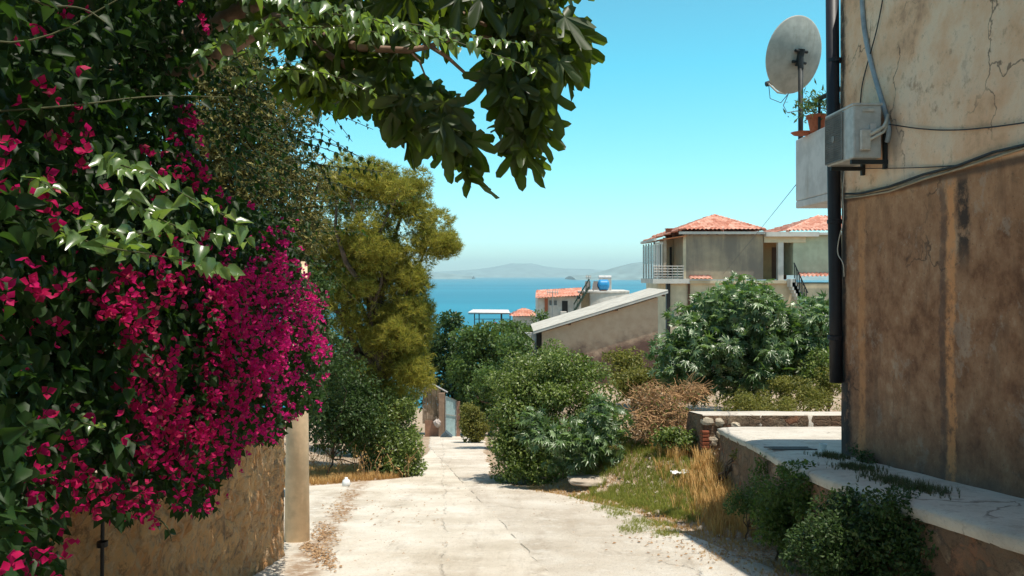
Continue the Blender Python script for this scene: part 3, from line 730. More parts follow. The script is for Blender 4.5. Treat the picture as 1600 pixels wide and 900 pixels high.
# ------------------------------------------------------------------ left boundary wall and pole
ys = np.arange(0.6, 8.16, .035); hz = np.linspace(0, 1, 60)
base = -SL*ys-.3; topz = .10+.19*np.clip(5.6-ys, 0, None)+.02*fbm(ys*3, 2.0, s=3)
LWX = -2.42
Zl = base[:, None]*(1-hz)+topz[:, None]*hz; Yl = np.repeat(ys[:, None], len(hz), 1)
Xl = LWX+.045*fbm(Yl*3, Zl*4, s=21, o=4)+.03*fbm(Yl*9, Zl*11, s=25)
lw = thing('stone_wall', 'tan rubble stone boundary wall under the magenta bougainvillea', 'wall', (LWX, 8.1, -1.38))
grid_mesh('rubble_face', Xl, Yl, Zl, M_RUBBLE, lw)
tt = np.linspace(0, 1, 8)
Xc = LWX-.01-.36*tt[None]+0*ys[:, None]; Yc = np.repeat(ys[:, None], 8, 1); Zc = topz[:, None]+.01+.015*fbm(Xc*4, Yc*4, s=4)
Zc[:, 0] -= .02
grid_mesh('coping', Xc, Yc, Zc, M_RUBBLE, lw)
Xe, Ze = np.meshgrid(np.linspace(LWX-.37, LWX+.0, 14), np.linspace(0, 1, 40)); Ze = -1.7+1.81*Ze
grid_mesh('wall_end', Xe, 8.15+.02*fbm(Xe*8, Ze*8, s=4), Ze, M_RUBBLE, lw)
pt = (470-800)/1200
pl = thing('concrete_pole', 'slim tapering concrete utility pole at the end of the stone wall', 'pole', (-2.52, 9.0, -SL*9))
MB().tube([(-2.52, 9.0, -1.75), (-2.515, 9.0, 0), (-2.50, 9.0, 1.72)], [.148, .125, .098], 24).build('shaft', M_CONC, pl, sm=True)
MB().tube([(-2.50, 9.0, 1.72), (-2.50, 9.0, 1.76)], [.098, .085], 24).build('pole_top', M_CONC, pl)
hg = MB(); yv = 2.42*1200/640
hp = P(160, 770, yv-.12); hp[0] += .0
hg.tube([P(160, 640, yv-.15), P(161, 780, yv-.15), P(160, 850, yv-.15), P(159, 960, yv-.15)], .011, 8)
hg.lathe([(.001, -.02), (.03, -.015), (.03, .015), (.001, .02)], P(160, 850, yv-.15), 10)
o = hg.build('hanging_cable', M_BLACK, org=P(160, 640, yv-.15)); tag(o, 'black cable with a joint hanging down the stone wall below the bougainvillea', 'cable')
#==PART3==
# ------------------------------------------------------------------ houses
M_GREYWALL = stained('grey_render', (.44, .35, .24), (.21, .175, .14), .3, (.40, .60), True, .9, .01, 8)
M_CREAM = stained('cream_render', (.66, .55, .38), (.52, .42, .29), .4, (.5, .75))
M_ORANGEW = stained('ochre_render', (.55, .34, .16), (.42, .27, .15), .5, (.5, .75))
M_GREENW = stained('pale_green_render', (.50, .52, .37), (.40, .38, .27), .5, (.45, .7))
M_OFFW = stained('off_white_render', (.62, .58, .52), (.45, .38, .30), .5, (.5, .8))
M_WOOD = stained('brown_wood', (.14, .065, .035), (.08, .04, .025), 2, (.45, .7), True, .7, .004, 20)
M_DARK = plain('dark_opening', (.02, .018, .017), .4)
M_RAIL = plain('grey_railing', (.30, .30, .29), .5, .2)
M_TILE = None
n = NT('clay_tiles')
r = n.vor(2.6, 'F1', vec=n.scale((1, .8, 1)), out=1); sp = n.new('ShaderNodeSeparateColor'); n.L(r, sp.inputs[0])
col = n.ramp(sp.outputs[0], [(0, (.46, .16, .10)), (.5, (.60, .26, .18)), (1, (.72, .40, .30))])
col = n.mix(n.math('MULTIPLY', n.step(n.noise(1.2, 6, .7), .5, .75), .5), col, (.55, .38, .30))
M_TILE = n.finish(col, .85, n.bump(n.noise(30, 4), .3, .01))

def tiles(name, e0, e1, t0, t1, m, parent, tile=.27, row=.42, hgt=.10, du=4):
    """tiled roof face: eave e0-e1, top edge t0-t1 (t0 above e0); barrel tiles run up the slope"""
    e0, e1, t0, t1 = [np.asarray(a, float) for a in (e0, e1, t0, t1)]
    ax = (e1-e0); W = np.linalg.norm(ax); ax = ax/W
    up = (t0+t1)/2-(e0+e1)/2; up = up-ax*np.dot(up, ax); Hh = np.linalg.norm(up); up = up/Hh
    nn = np.cross(ax, up); nn = nn*(1 if nn[2] > 0 else -1)
    a0 = np.dot(t0-e0, ax); a1 = np.dot(t1-e0, ax)
    nr = max(2, int(Hh/row)); vv = []
    for k in range(nr): vv += [k/nr, (k+.97)/nr]
    vv = np.array(vv+[1.0]); nu = int(W/tile*du)+1
    uu = np.linspace(0, 1, nu)
    V = []
    lo = a0*vv; hi = W+(a1-W)*vv
    Ug = lo[:, None]+(hi-lo)[:, None]*uu[None]
    if abs((a1-a0)-W) > .3:      # keep the tile pitch where the face narrows
        Ug = np.clip(uu[None]*W+0*vv[:, None], lo[:, None], np.maximum(hi[:, None], lo[:, None]))
    saw = (1-((vv*nr) % 1))*.07
    Hg = hgt*np.abs(np.sin(math.pi*Ug/tile))**.7+saw[:, None]
    pts = e0+Ug[..., None]*ax+(vv*Hh)[:, None, None]*up+Hg[..., None]*nn
    return grid_mesh(name, pts[..., 0], pts[..., 1], pts[..., 2], m, parent, sm=False)

def hx(px, Y): return (px-800)/1200*Y
def hz_(py, Y): return 1.6+(430-py)/1200*Y

# --- the big tiled house at 50 m
H = 50.0
th = thing('tiled_house', 'grey and green rendered house with two hipped red tile roofs above the castor bush', 'house', (hx(1075, H), H, -9))
xl, xr_ = hx(1072, H), hx(1192.5, H)
MB().box(xl, xr_, H, H+9, hz_(437, H), hz_(364, H)).build('wall', M_GREYWALL, th)
MB().box(xr_+.003, hx(1239, H), H+1.8, H+9, hz_(437, H), hz_(366, H)).build('porch_wall', M_ORANGEW, th)
MB().box(hx(1239.5, H), hx(1420, H), H+.0, H+9, hz_(430, H), hz_(364, H)).build('side_wing_wall', M_GREENW, th)
MB().box(hx(1047, H), hx(1420, H), H+.1, H+8.9, -9.5, hz_(443, H)).build('lower_wall', M_CREAM, th)
MB().box(hx(1019, H), hx(1076, H), H-.3, H+4.4, hz_(443, H)+.003, hz_(435.5, H)).build('balcony_floor', M_OFFW, th)
MB().box(hx(1076.5, H), hx(1239, H), H-.2, H+1.8, hz_(443, H)+.003, hz_(438, H)).build('floor_band', M_CREAM, th)
cl_ = MB(); cl_.box(hx(1041, H), hx(1047, H)-.003, H-.1, H+.2, -9.5, hz_(443, H)); cl_.build('column', M_DARK, th)
MB().box(hx(1075, H), hx(1078, H), H-.05, H+.097, -9.5, hz_(443, H)).build('column', M_WOOD, th)
# porch: canopy, beam, pillar, doors
MB().box(hx(1193.5, H), hx(1275, H), H-.5, H+4, hz_(370, H), hz_(363, H)).build('porch_canopy', M_OFFW, th)
MB().box(hx(1193.5, H), hx(1258, H), H-.1, H+.3, hz_(379, H), hz_(370, H)-.003).build('porch_beam', M_CREAM, th)
MB().box(hx(1215, H), hx(1223.5, H), H-.1, H+.25, hz_(441, H), hz_(379, H)-.003).build('pillar', M_OFFW, th)
for a, b2, tp in ((1207.5, 1214, 385), (1223.8, 1230, 385)):
    d_ = MB(); d_.box(hx(a, H+1.6), hx(b2, H+1.6), H+1.72, H+1.797, hz_(437, H), hz_(tp, H)); d_.build('door', M_WOOD, th)
MB().box(hx(1230.5, H), hx(1236, H), H+1.70, H+1.797, hz_(437, H), hz_(382, H)).build('shutter', M_GREYWALL, th)
tiles('tile_ledge', (hx(1246, H), H-.6, hz_(434, H)), (hx(1420, H), H-.6, hz_(434, H)), (hx(1246, H), H-.02, hz_(429, H)), (hx(1420, H), H-.02, hz_(429, H)), M_TILE, th)
tiles('tile_ledge', (hx(1076, H), H-.55, hz_(438, H)), (hx(1110, H), H-.55, hz_(438, H)), (hx(1076, H), H-.02, hz_(433, H)), (hx(1110, H), H-.02, hz_(433, H)), M_TILE, th)
sr = MB()
for k in range(8):
    x0_ = hx(1233+k*2.6, H); z0_ = hz_(411+k*6, H)
    sr.box(x0_, x0_+.05, H-.9, H-.85, z0_-1.0, z0_)
sr.tube([(hx(1233, H), H-.87, hz_(411, H)), (hx(1254, H), H-.87, hz_(457, H))], .04, 6); sr.build('stair_railing', M_IRON, th)
st_ = MB()
for k in range(10):
    x0_ = hx(1228+k*2.6, H); z0_ = hz_(436+k*5, H); st_.box(x0_, x0_+.32, H-.85, H-.2, z0_-.5, z0_)
st_.build('outside_stairs', M_OFFW, th)
# main hip roof
zE = hz_(361.5, H); ap = (hx(1118, H+4), H+4.2, hz_(334, H+4)-.2)
xa, xb = hx(1061, H-.4), hx(1196, H-.4); ya, yb2 = H-.4, H+9
apL = (ap[0]-.25, ap[1], ap[2]); apR = (ap[0]+.25, ap[1], ap[2])
for (e0, e1, t0, t1) in (((xa, ya, zE), (xb, ya, zE), apL, apR), ((xb, ya, zE), (xb, yb2, zE), apR, apR), ((xb, yb2, zE), (xa, yb2, zE), apR, apL), ((xa, yb2, zE), (xa, ya, zE), apL, apL)):
    tiles('tiled_roof', e0, e1, t0, t1, M_TILE, th)
rd = MB()
for e in ((xa, ya, zE), (xb, ya, zE), (xa, yb2, zE), (xb, yb2, zE)):
    p0 = np.array(e, float); p1 = np.array(ap, float)
    rd.tube([p0+(p1-p0)*t+np.array((0, 0, .07+.02*(i % 2))) for i, t in enumerate(np.linspace(0, 1, 34))], [.09+.03*(i % 2) for i in range(34)], 8)
rd.build('ridge_tiles', M_TILE, th)
MB().box(xa, xb, ya+.02, ya+.16, zE-.20, zE-.03).build('gutter', M_OFFW, th)
MB().box(xa+.1, xb-.1, ya+.18, H-.01, zE-.12, zE-.06).build('soffit', M_WOOD, th)
rb = MB()
for k in range(9): MB().box(xl+.2+k*.58, xl+.32+k*.58, ya+.17, H-.003, zE-.24, zE-.123).build('rafter_end', M_WOOD, th)
# low roof over the balcony, falling to the left
xo = hx(1024, H); zo = hz_(374, H)
tiles('balcony_roof', (xo, H+4.5, zo), (xo, H-.5, zo), (hx(1071, H), H+4.5, hz_(358, H)), (hx(1068, H), H-.5, hz_(360.5, H)), M_TILE, th)
MB().slab([(xo+.1, H-.45, zo-.10), (hx(1071, H), H-.45, hz_(361, H)-.35), (hx(1071, H), H+4.4, hz_(361, H)-.35), (xo+.1, H+4.4, zo-.10)], (0, 0, .06)).build('balcony_ceiling', plain('orange_wood', (.36, .13, .05), .7), th)
MB().box(xo-.22, xo-.04, H-.6, H+4.5, zo-.12, zo+.04).build('gutter', M_OFFW, th)
# balcony posts, glazed panels, railing
for px in (1038,):
    MB().box(hx(px, H)-.10, hx(px, H)+.10, H-.2, H, hz_(435.5, H), hz_(369, H)-.1).build('balcony_post', stained('post_render', (.42, .33, .24), (.3, .2, .14)), th)
gm = plain('window_glass', (.10, .13, .14), .12, spec=.6, var=.1, bump=0)
gl = MB()
xg = hx(1020.5, H)
fr_ = MB()
for k in range(5):
    y = H-.15+k*1.0; fr_.box(xg, xg+.08, y-.05, y+.05, hz_(435.4, H), zo-.2)
fr_.box(xg, hx(1036, H), H-.2, H-.12, zo-.32, zo-.2)
for px in (1024.5, 1029, 1033): fr_.box(hx(px, H)-.035, hx(px, H)+.035, H-.2, H-.12, hz_(435.4, H), zo-.325)
fr_.build('glazing_frame', M_OFFW, th)
gl.box(xg+.02, xg+.05, H-.1, H+4.1, hz_(412, H), zo-.33); gl.box(xg+.1, hx(1024.5, H)-.04, H-.17, H-.15, hz_(435.3, H), zo-.33)
gl.box(hx(1029, H)+.04, hx(1033, H)-.04, H-.17, H-.15, hz_(435.3, H), zo-.33)
gl.build('glass_panel', gm, th)
MB().box(hx(1025, H), hx(1029, H)-.04, H-.16, H-.14, hz_(432, H), zo-.34).build('curtain', M_WHITE, th)
rl = MB()
for k in range(5): rl.tube([(hx(1019.5, H), H-.28, hz_(416+k*4.2, H)), (hx(1067, H), H-.28, hz_(416+k*4.2, H))], .022, 5)
for px in (1020, 1027, 1034, 1042, 1049, 1057, 1066): rl.tube([(hx(px, H), H-.28, hz_(435.5, H)), (hx(px, H), H-.28, hz_(416, H))], .028, 5)
rl.build('railing', M_RAIL, th)
MB().box(hx(1067.5, H), xl-.003, H, H+4.3, hz_(435.4, H), hz_(366, H)).build('balcony_side_wall', M_CREAM, th)
MB().box(hx(1040, H+3), hx(1067, H)-.01, H+3, H+3.2, hz_(435.4, H), hz_(368, H)).build('balcony_back_wall', M_CREAM, th)
for a, b2, t2 in ((1046.5, 1050, 386), (1055, 1059.5, 386)):
    MB().box(hx(a, H+2.9), hx(b2, H+2.9), H+2.93, H+2.997, hz_(433, H+3), hz_(t2, H+3)).build('balcony_door', M_DARK, th)
MB().box(hx(1040, H), hx(1045, H), H+.5, H+1, hz_(435.4, H), hz_(411, H)).build('balcony_cabinet', M_DARK, th)
ch = MB(); cx, cy_ = hx(1045, H+2), H+2
ch.box(cx-.19, cx+.19, cy_-.2, cy_+.2, hz_(370, H), hz_(358, H+2)).box(cx-.24, cx+.24, cy_-.25, cy_+.25, hz_(358, H+2), hz_(357, H+2)); ch.build('chimney', M_TERRA, th)
# second hip roof
zE2 = hz_(363, H); ap2 = (hx(1283, H+4), H+4.5, hz_(336, H+4)-.12); xa2, xb2 = hx(1222, H+.5), hx(1400, H)
for (e0, e1, t0, t1) in (((xa2, H-.4, zE2), (xb2, H-.4, zE2), ap2, (ap2[0]+2.2, ap2[1], ap2[2])), ((xa2, H+9, zE2), (xa2, H-.4, zE2), ap2, ap2)):
    tiles('tiled_roof', e0, e1, t0, t1, M_TILE, th)
rd = MB(); p0 = np.array((xa2, H-.4, zE2)); p1 = np.array(ap2)
rd.tube([p0+(p1-p0)*t+np.array((0, 0, .07)) for t in np.linspace(0, 1, 30)], [.09+.03*(i % 2) for i in range(30)], 8)
rd.tube([p1, p1+np.array((2.2, 0, 0))], .1, 8); rd.build('ridge_tiles', M_TILE, th)
MB().box(hx(1276, H), xb2, H-.42, H-.28, zE2-.18, zE2-.03).build('gutter', M_OFFW, th)

# --- the shed with the sloping sheet roof at 30 m
S = 30.0
n = NT('shed_render')
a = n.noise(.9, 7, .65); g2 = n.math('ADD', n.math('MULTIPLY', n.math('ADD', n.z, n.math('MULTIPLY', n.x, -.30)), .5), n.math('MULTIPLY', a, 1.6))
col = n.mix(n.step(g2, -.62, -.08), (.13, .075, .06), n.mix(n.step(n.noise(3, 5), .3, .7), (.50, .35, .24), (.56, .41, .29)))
M_SHED = n.finish(col, .92, n.bump(n.noise(12, 6, .7), .5, .02))
sh = thing('shed', 'tan rendered shed with a long sloping grey sheet roof between the bushes', 'shed', (hx(930, S), S, -4))
xs0, xs1 = hx(847, S), hx(1028, S); zt0, zt1 = hz_(519, S), hz_(464.5, S)
MB().slab([(xs0, S, -5.5), (xs1, S, -5.5), (xs1, S, zt1), (xs0, S, zt0)], (0, 3.4, 0)).build('wall', M_SHED, sh)
M_SHEET = stained('roof_sheet', (.50, .48, .42), (.36, .33, .28), .8, (.5, .75), False)
n = NT('sheet')
rx0, rx1 = hx(833, S)-.0, hx(1042, S); rz0, rz1 = hz_(520.5, S), hz_(457, S)
uu = np.linspace(0, 1, 40); vv = np.linspace(-.25, 3.9, 160)
U, Vv = np.meshgrid(uu, vv)
Xr_ = rx0+(rx1-rx0)*U; Zr_ = rz0+(rz1-rz0)*U+.10+.018*np.sin(Vv*2*math.pi/.18)
grid_mesh('roof', Xr_, S+Vv, Zr_, M_SHEET, sh)
MB().slab([(rx0, S-.24, rz0-.02), (rx1, S-.24, rz1-.02), (rx1, S-.24, rz1+.075), (rx0, S-.24, rz0+.075)], (0, .04, 0)).build('verge_board', M_OFFW, sh)
pb = MB()
for t in (.27, .62, .97): MB().box(rx0+(rx1-rx0)*t-.05, rx0+(rx1-rx0)*t+.05, S-.19, S+.0, rz0+(rz1-rz0)*t-.10, rz0+(rz1-rz0)*t-.03).build('purlin_end', M_WOOD, sh)
MB().slab([(hx(820, S+.5), S+.5, hz_(521, S)), (hx(838, S+.5), S+.5, hz_(521, S)), (hx(838, S+.5), S+.5, hz_(538, S))], (0, .12, 0)).build('white_gable', M_WHITE, sh)
MB().box(hx(838.5, S), xs0-.003, S+.3, S+3, -5, hz_(521, S)).build('doorway', M_DARK, sh)

# --- the house with solar heater at 80 m
Q = 80.0
wh = thing('white_house', 'white flat roofed house with a lean-to tile roof and steel stair before the sea', 'house', (hx(900, Q), Q, -12))
MB().box(hx(840, Q), hx(908, Q), Q, Q+7, -18, hz_(463, Q)).build('wall', M_OFFW, wh)
MB().box(hx(906, Q), hx(922, Q), Q+1.2, Q+7, -18, hz_(457, Q)).build('recessed_wall', M_CREAM, wh)
V = MB(); K = 14
pts = []
for k in range(K+1):
    t = k/K; pts.append((hx(922, Q)+t*4.6, Q-.2-1.0*math.sin(t*math.pi*.5)+t*t*4.5))
zt = hz_(457.5, Q)
poly = [(x, y, -18) for x, y in pts]+[(pts[-1][0], Q+9, -18), (pts[0][0], Q+9, -18)]
MB().slab(poly, (0, 0, zt+18)).build('curved_wall', M_OFFW, wh)
MB().slab([(hx(905, Q), Q+.6, zt+.003)]+[(x, y-.12, zt+.003) for x, y in pts]+[(pts[-1][0]+.1, Q+9.1, zt+.003), (hx(905, Q), Q+9.1, zt+.003)], (0, 0, .16)).build('flat_roof', M_OFFW, wh)
tiles('lean_to_roof', (hx(836, Q), Q-.8, hz_(467, Q)), (hx(908, Q-.8), Q-.8, hz_(463, Q)), (hx(840, Q), Q+4.5, hz_(458, Q)), (hx(915, Q), Q+4.5, hz_(450.5, Q)), M_TILE, wh, tile=.3)
MB().box(hx(878, Q), hx(887, Q), Q-.06, Q-.003, -4.5, hz_(470, Q)).build('door', M_DARK, wh)
for a, b2 in ((858.5, 862), (865.5, 870)):
    w_ = MB().box(hx(a, Q), hx(b2, Q), Q-.08, Q-.003, hz_(477, Q), hz_(469.5, Q)).build('window', gm, wh)
    MB().box(hx(a, Q)-.06, hx(b2, Q)+.06, Q-.14, Q-.083, hz_(477, Q)-.1, hz_(477, Q)).build('sill', M_WHITE, w_)
MB().box(hx(851, Q), hx(856, Q), Q-.09, Q-.003, hz_(487, Q), hz_(466.5, Q)).build('shutter', M_TERRA, wh)
MB().box(hx(875, Q), hx(884, Q), Q-1.3, Q-.1, -18, hz_(486, Q)).build('balcony_parapet', M_OFFW, wh)
s2 = MB(); a_ = np.array((hx(897, Q-1.4), Q-1.4, hz_(487, Q))); b2_ = np.array((hx(921, Q-1.4), Q-1.4, hz_(448, Q)))
for dy in (0, .7):
    s2.tube([a_+(0, dy, 0), b2_+(0, dy, 0)], .07, 5); s2.tube([a_+(0, dy, .8), b2_+(0, dy, .8)], .04, 5)
for k in range(16):
    p = a_+(b2_-a_)*k/15; s2.box(p[0]-.14, p[0]+.14, p[1], p[1]+.7, p[2]-.02, p[2]+.03)
for k in range(6):
    p = a_+(b2_-a_)*k/5; s2.tube([p, p+np.array((0, 0, .8))], .03, 4)
s2.build('steel_stair', plain('green_steel', (.04, .07, .05), .6), wh)
an = thing('air_conditioner', 'tiny white air conditioner under the tile roof of the white house', 'air conditioner', (hx(904, Q), Q-.3, hz_(466, Q)))
MB().box(hx(899.5, Q), hx(908.5, Q), Q-.45, Q-.02, hz_(467.5, Q), hz_(461.5, Q)).build('casing', M_WHITE, an)
MB().lathe([(.001, -.02), (.16, -.02), (.16, .0)], (hx(903.5, Q), Q-.455, hz_(464.5, Q)), 16, 'y').build('fan', M_DARK, an)
zr = zt+.165
def solar(px0, px1, lab):
    t = thing('solar_panel', lab, 'solar panel', (hx((px0+px1)/2, Q+2), Q+2, zr), 'solar panels on the flat roof')
    zt_ = hz_(440, Q); w = hx(px1, Q)-hx(px0, Q)
    MB().slab([(hx(px0, Q), Q+1.4, zr+.1), (hx(px0, Q)+w*.75, Q+1.4, zr+.1), (hx(px0, Q)+w*1.0, Q+2.4, zt_), (hx(px0, Q)+w*.3, Q+2.4, zt_)], (0, .08, 0)).build('collector', M_DARK, t)
    MB().tube([(hx(px0, Q)+w*.3, Q+2.5, zt_), (hx(px0, Q)+w*.3, Q+2.6, zr)], .04, 5).tube([(hx(px0, Q)+w, Q+2.5, zt_), (hx(px0, Q)+w, Q+2.6, zr)], .04, 5).tube([(hx(px0, Q), Q+1.38, zr+.1), (hx(px0, Q)+w*.3, Q+2.5, zt_), (hx(px0, Q)+w, Q+2.5, zt_)], .04, 5).build('support', M_RAIL, t)
solar(915, 926, 'left dark solar collector leaning on the flat roof of the white house')
solar(927, 942, 'right dark solar collector leaning beside the blue tank on the white house')
tk = thing('water_tank', 'bright blue round water tank lying on the flat roof of the white house', 'water tank', (hx(947, Q), Q+2, zr))
R_ = .58; prof = [(.001, -.62), (R_*.55, -.6), (R_*.9, -.48)]
for k in range(9):
    t = -.42+.84*k/8; prof.append((R_*(1+.03*(k % 2)), t))
prof += [(R_*.9, .48), (R_*.55, .6), (.001, .62)]
M_TANK = plain('blue_plastic', (.03, .25, .50), .4, var=.12)
MB().lathe(prof, (hx(946.5, Q), Q+2, zr+.62), 20, 'x').build('tank', M_TANK, tk, sm=True)
MB().box(hx(942, Q), hx(951, Q), Q+1.7, Q+2.3, zr, zr+.12).build('cradle', M_TERRA, tk)
bl = thing('boiler', 'white cylinder water heater on a tall frame on the white house roof', 'water heater', (hx(945, Q), Q+4, zr))
MB().tube([(hx(935.5, Q+4), Q+4, hz_(433.5, Q+4)), (hx(955, Q+4), Q+4, hz_(433.5, Q+4))], .21, 14).build('cylinder', M_WHITE, bl)
fb = MB()
for px in (937, 954):
    for dy in (0, .5): fb.box(hx(px, Q+4)-.04, hx(px, Q+4)+.04, Q+4+dy-.25, Q+4+dy-.17, zr, hz_(436, Q+4))
fb.box(hx(936, Q+4), hx(955, Q+4), Q+3.8, Q+3.86, hz_(438.5, Q+4), hz_(437, Q+4)); fb.box(hx(948, Q+4), hx(955, Q+4), Q+3.8, Q+4.3, zr, hz_(439, Q+4)); fb.build('frame', M_OFFW, bl)
def antenna(lab, px, py0, py1, Y, w):
    t = thing('television_antenna', lab, 'antenna', (hx(px, Y), Y, hz_(py0, Y)))
    MB().tube([(hx(px, Y), Y, hz_(py0, Y)), (hx(px, Y), Y, hz_(py1, Y))], .045, 6).build('mast', M_RAIL, t)
    b = MB()
    for k, (dx, dz) in enumerate(((-.9, 0), (-.5, 0), (0, 0), (.5, 0), (.9, 0))):
        b.tube([(hx(px, Y)+dx*w, Y-.3, hz_(py1, Y)-.1), (hx(px, Y)+dx*w, Y+.3, hz_(py1, Y)-.1)], .025, 4); b.tube([(hx(px, Y)+dx*w, Y, hz_(py1, Y)-.35), (hx(px, Y)+dx*w, Y, hz_(py1, Y)+.1)], .03, 4)
    b.tube([(hx(px, Y)-w, Y, hz_(py1, Y)-.1), (hx(px, Y)+w, Y, hz_(py1, Y)-.1)], .04, 5); b.build('antenna_rods', M_OFFW, t)
antenna('small television antenna beside the dark solar collectors on the flat roof', 919.5, 441, 431, Q+3, .28)
antenna('tall mast with a wide television antenna rising before the white house', 863.5, 502, 455, Q-3, .55)

# --- small tile-roofed house and pergola
q2 = 88.0
sm_ = thing('small_house', 'low white house with an orange hipped roof just above the trees by the sea', 'house', (hx(820, q2), q2, -14))
MB().box(hx(801, q2), hx(840, q2), q2, q2+5, -18, hz_(494.5, q2)).build('wall', M_OFFW, sm_)
a3 = (hx(814, q2+2), q2+2.5, hz_(484.5, q2)); b3 = (hx(822, q2+2), q2+2.5, hz_(484.5, q2)); ze = hz_(495, q2); xa3, xb3 = hx(797, q2), hx(844, q2)
for (e0, e1, t0, t1) in (((xa3, q2-.4, ze), (xb3, q2-.4, ze), a3, b3), ((xb3, q2-.4, ze), (xb3, q2+5.4, ze), b3, b3), ((xa3, q2+5.4, ze), (xa3, q2-.4, ze), a3, a3)):
    tiles('tiled_roof', e0, e1, t0, t1, M_TILE, sm_, tile=.32)
pg = thing('pergola', 'flat white canopy on thin dark posts in front of the sea', 'pergola', (hx(763, q2), q2, -8))
MB().slab([(hx(731, q2), q2, hz_(489, q2)), (hx(797, q2), q2, hz_(490, q2)), (hx(794, q2), q2+5, hz_(488, q2)), (hx(736, q2), q2+5, hz_(487.5, q2))], (0, 0, .08)).build('canopy', M_WHITE, pg)
for px, dy in ((741.5, 0), (784, 0), (797, 0), (746, 4.5), (782, 4.5)):
    MB().box(hx(px, q2)-.06, hx(px, q2)+.06, q2+dy-.06, q2+dy+.06, -14, hz_(489.5, q2)).build('post', M_IRON, pg)
b = MB().box(hx(741, q2), hx(797, q2), q2-.1, q2-.04, hz_(499, q2), hz_(498, q2)).box(hx(732, q2), hx(798, q2), q2-.12, q2-.03, hz_(490.8, q2), hz_(489.6, q2)); b.build('beam', M_IRON, pg)
rc = thing('red_chimney_cap', 'small dark red pointed cap sticking out of the tree tops', 'chimney cap', (hx(774, 60), 60, -6))
MB().lathe([(.40, 0), (.33, .25), (.12, .38), (.10, .7), (.001, .75)], (hx(774, 60), 60, hz_(518, 60)), 4).build('cap', plain('red_metal', (.22, .03, .03), .7), rc)
MB().box(hx(774, 60)-.25, hx(774, 60)+.25, 59.8, 60.2, -12, hz_(518, 60)).build('stack', M_TERRA, rc)

# ------------------------------------------------------------------ gate and fence at the bottom of the lane
G = 39.5
M_PLANK = stained('weathered_planks', (.28, .20, .13), (.14, .10, .07), 1.5, (.45, .65))
M_BLUE = stained('pale_blue_metal', (.33, .46, .47), (.22, .30, .32), 1.5, (.5, .75), True, .5)
fe = thing('plank_fence', 'weathered upright plank fence above a reddish wall at the bottom of the lane', 'fence', (hx(678, G), G, -6.6))
r2 = np.random.default_rng(11)
b = MB()
for k in range(16):
    px = 661+k*2.0; x = hx(px, G); tp = 613-9*math.sin((k+2)/17*3.1)+r2.uniform(-2.5, 2.5)
    b.slab([(x-.029*1.0, G, hz_(662, G)), (x+.029, G, hz_(662, G)), (x+.029+r2.uniform(-.02, .02), G, hz_(tp, G)), (x-.02, G, hz_(tp+1.5, G))], (0, .03, 0))
b.build('planks', M_PLANK, fe)
MB().box(hx(664, G), hx(693, G), G-.02, G+.4, -7.5, hz_(657, G)).build('low_wall', stained('red_render', (.36, .20, .13), (.22, .12, .08), 1.5), fe)
MB().box(hx(686.5, G), hx(695.5, G), G-.35, G-.05, -7.5, hz_(613, G)).build('gate_post', stained('post_brown', (.33, .22, .15), (.2, .13, .09), 1.5), fe)
MB().tube([(hx(660, G), G-.1, hz_(612, G)), (hx(675, G), G-.1, hz_(599, G)), (hx(700, G), G-.2, hz_(612, G))], .05, 5).build('top_rail', M_RAIL, fe)
gt = thing('metal_gate', 'pale blue metal gate leaf standing at the foot of the lane', 'gate', (hx(704, G), G, -6.7))
MB().slab([(hx(696.5, G), G-.3, -6.9), (hx(712, G), G+.25, -6.9), (hx(712, G), G+.25, hz_(627, G)), (hx(696.5, G), G-.3, hz_(617.5, G))], (0, .05, 0)).build('panel', M_BLUE, gt)
MB().tube([(hx(697, G), G-.33, -6.7), (hx(697, G), G-.33, hz_(617, G)), (hx(712, G), G+.22, hz_(626.5, G)), (hx(712, G), G+.22, -6.7)], .03, 5).tube([(hx(697, G), G-.33, hz_(645, G)), (hx(712, G), G+.2, hz_(651, G))], .02, 5).build('frame', M_RAIL, gt)
MB().box(hx(713, G), hx(718, G), G+.2, G+.5, -7.5, hz_(629, G)).build('gate_post', stained('post_red', (.34, .19, .13), (.2, .13, .09), 1.5), gt)
zf = hz_(681, 38.5)
o = MB().slab([(hx(688, 38.5), 38.4, zf-.05), (hx(696.5, 38.5), 38.4, hz_(674, 38.5)), (hx(706.5, 38.5), 38.4, zf-.05)], (0, .5, 0)).build('folded_board', plain('dark_blue_board', (.07, .10, .12), .7), org=(hx(697, 38.5), 38.5, zf))
tag(o, 'dark board folded like a small tent on the lane before the blue gate', 'board')
o = MB(); stone(o, (hx(683, G-.6), G-.3, hz_(659, G)), (.22, .18, .2), 5); o = o.build('sack', plain('pale_sack', (.42, .36, .32), .9), org=(hx(683, G-.6), G-.3, hz_(662, G))); tag(o, 'pale round sack resting on the low reddish wall beside the gate', 'sack')
MB_ = MB().box(hx(672, G), hx(694, G), G-.05, G+.5, hz_(662, G)-.05, hz_(661.8, G))

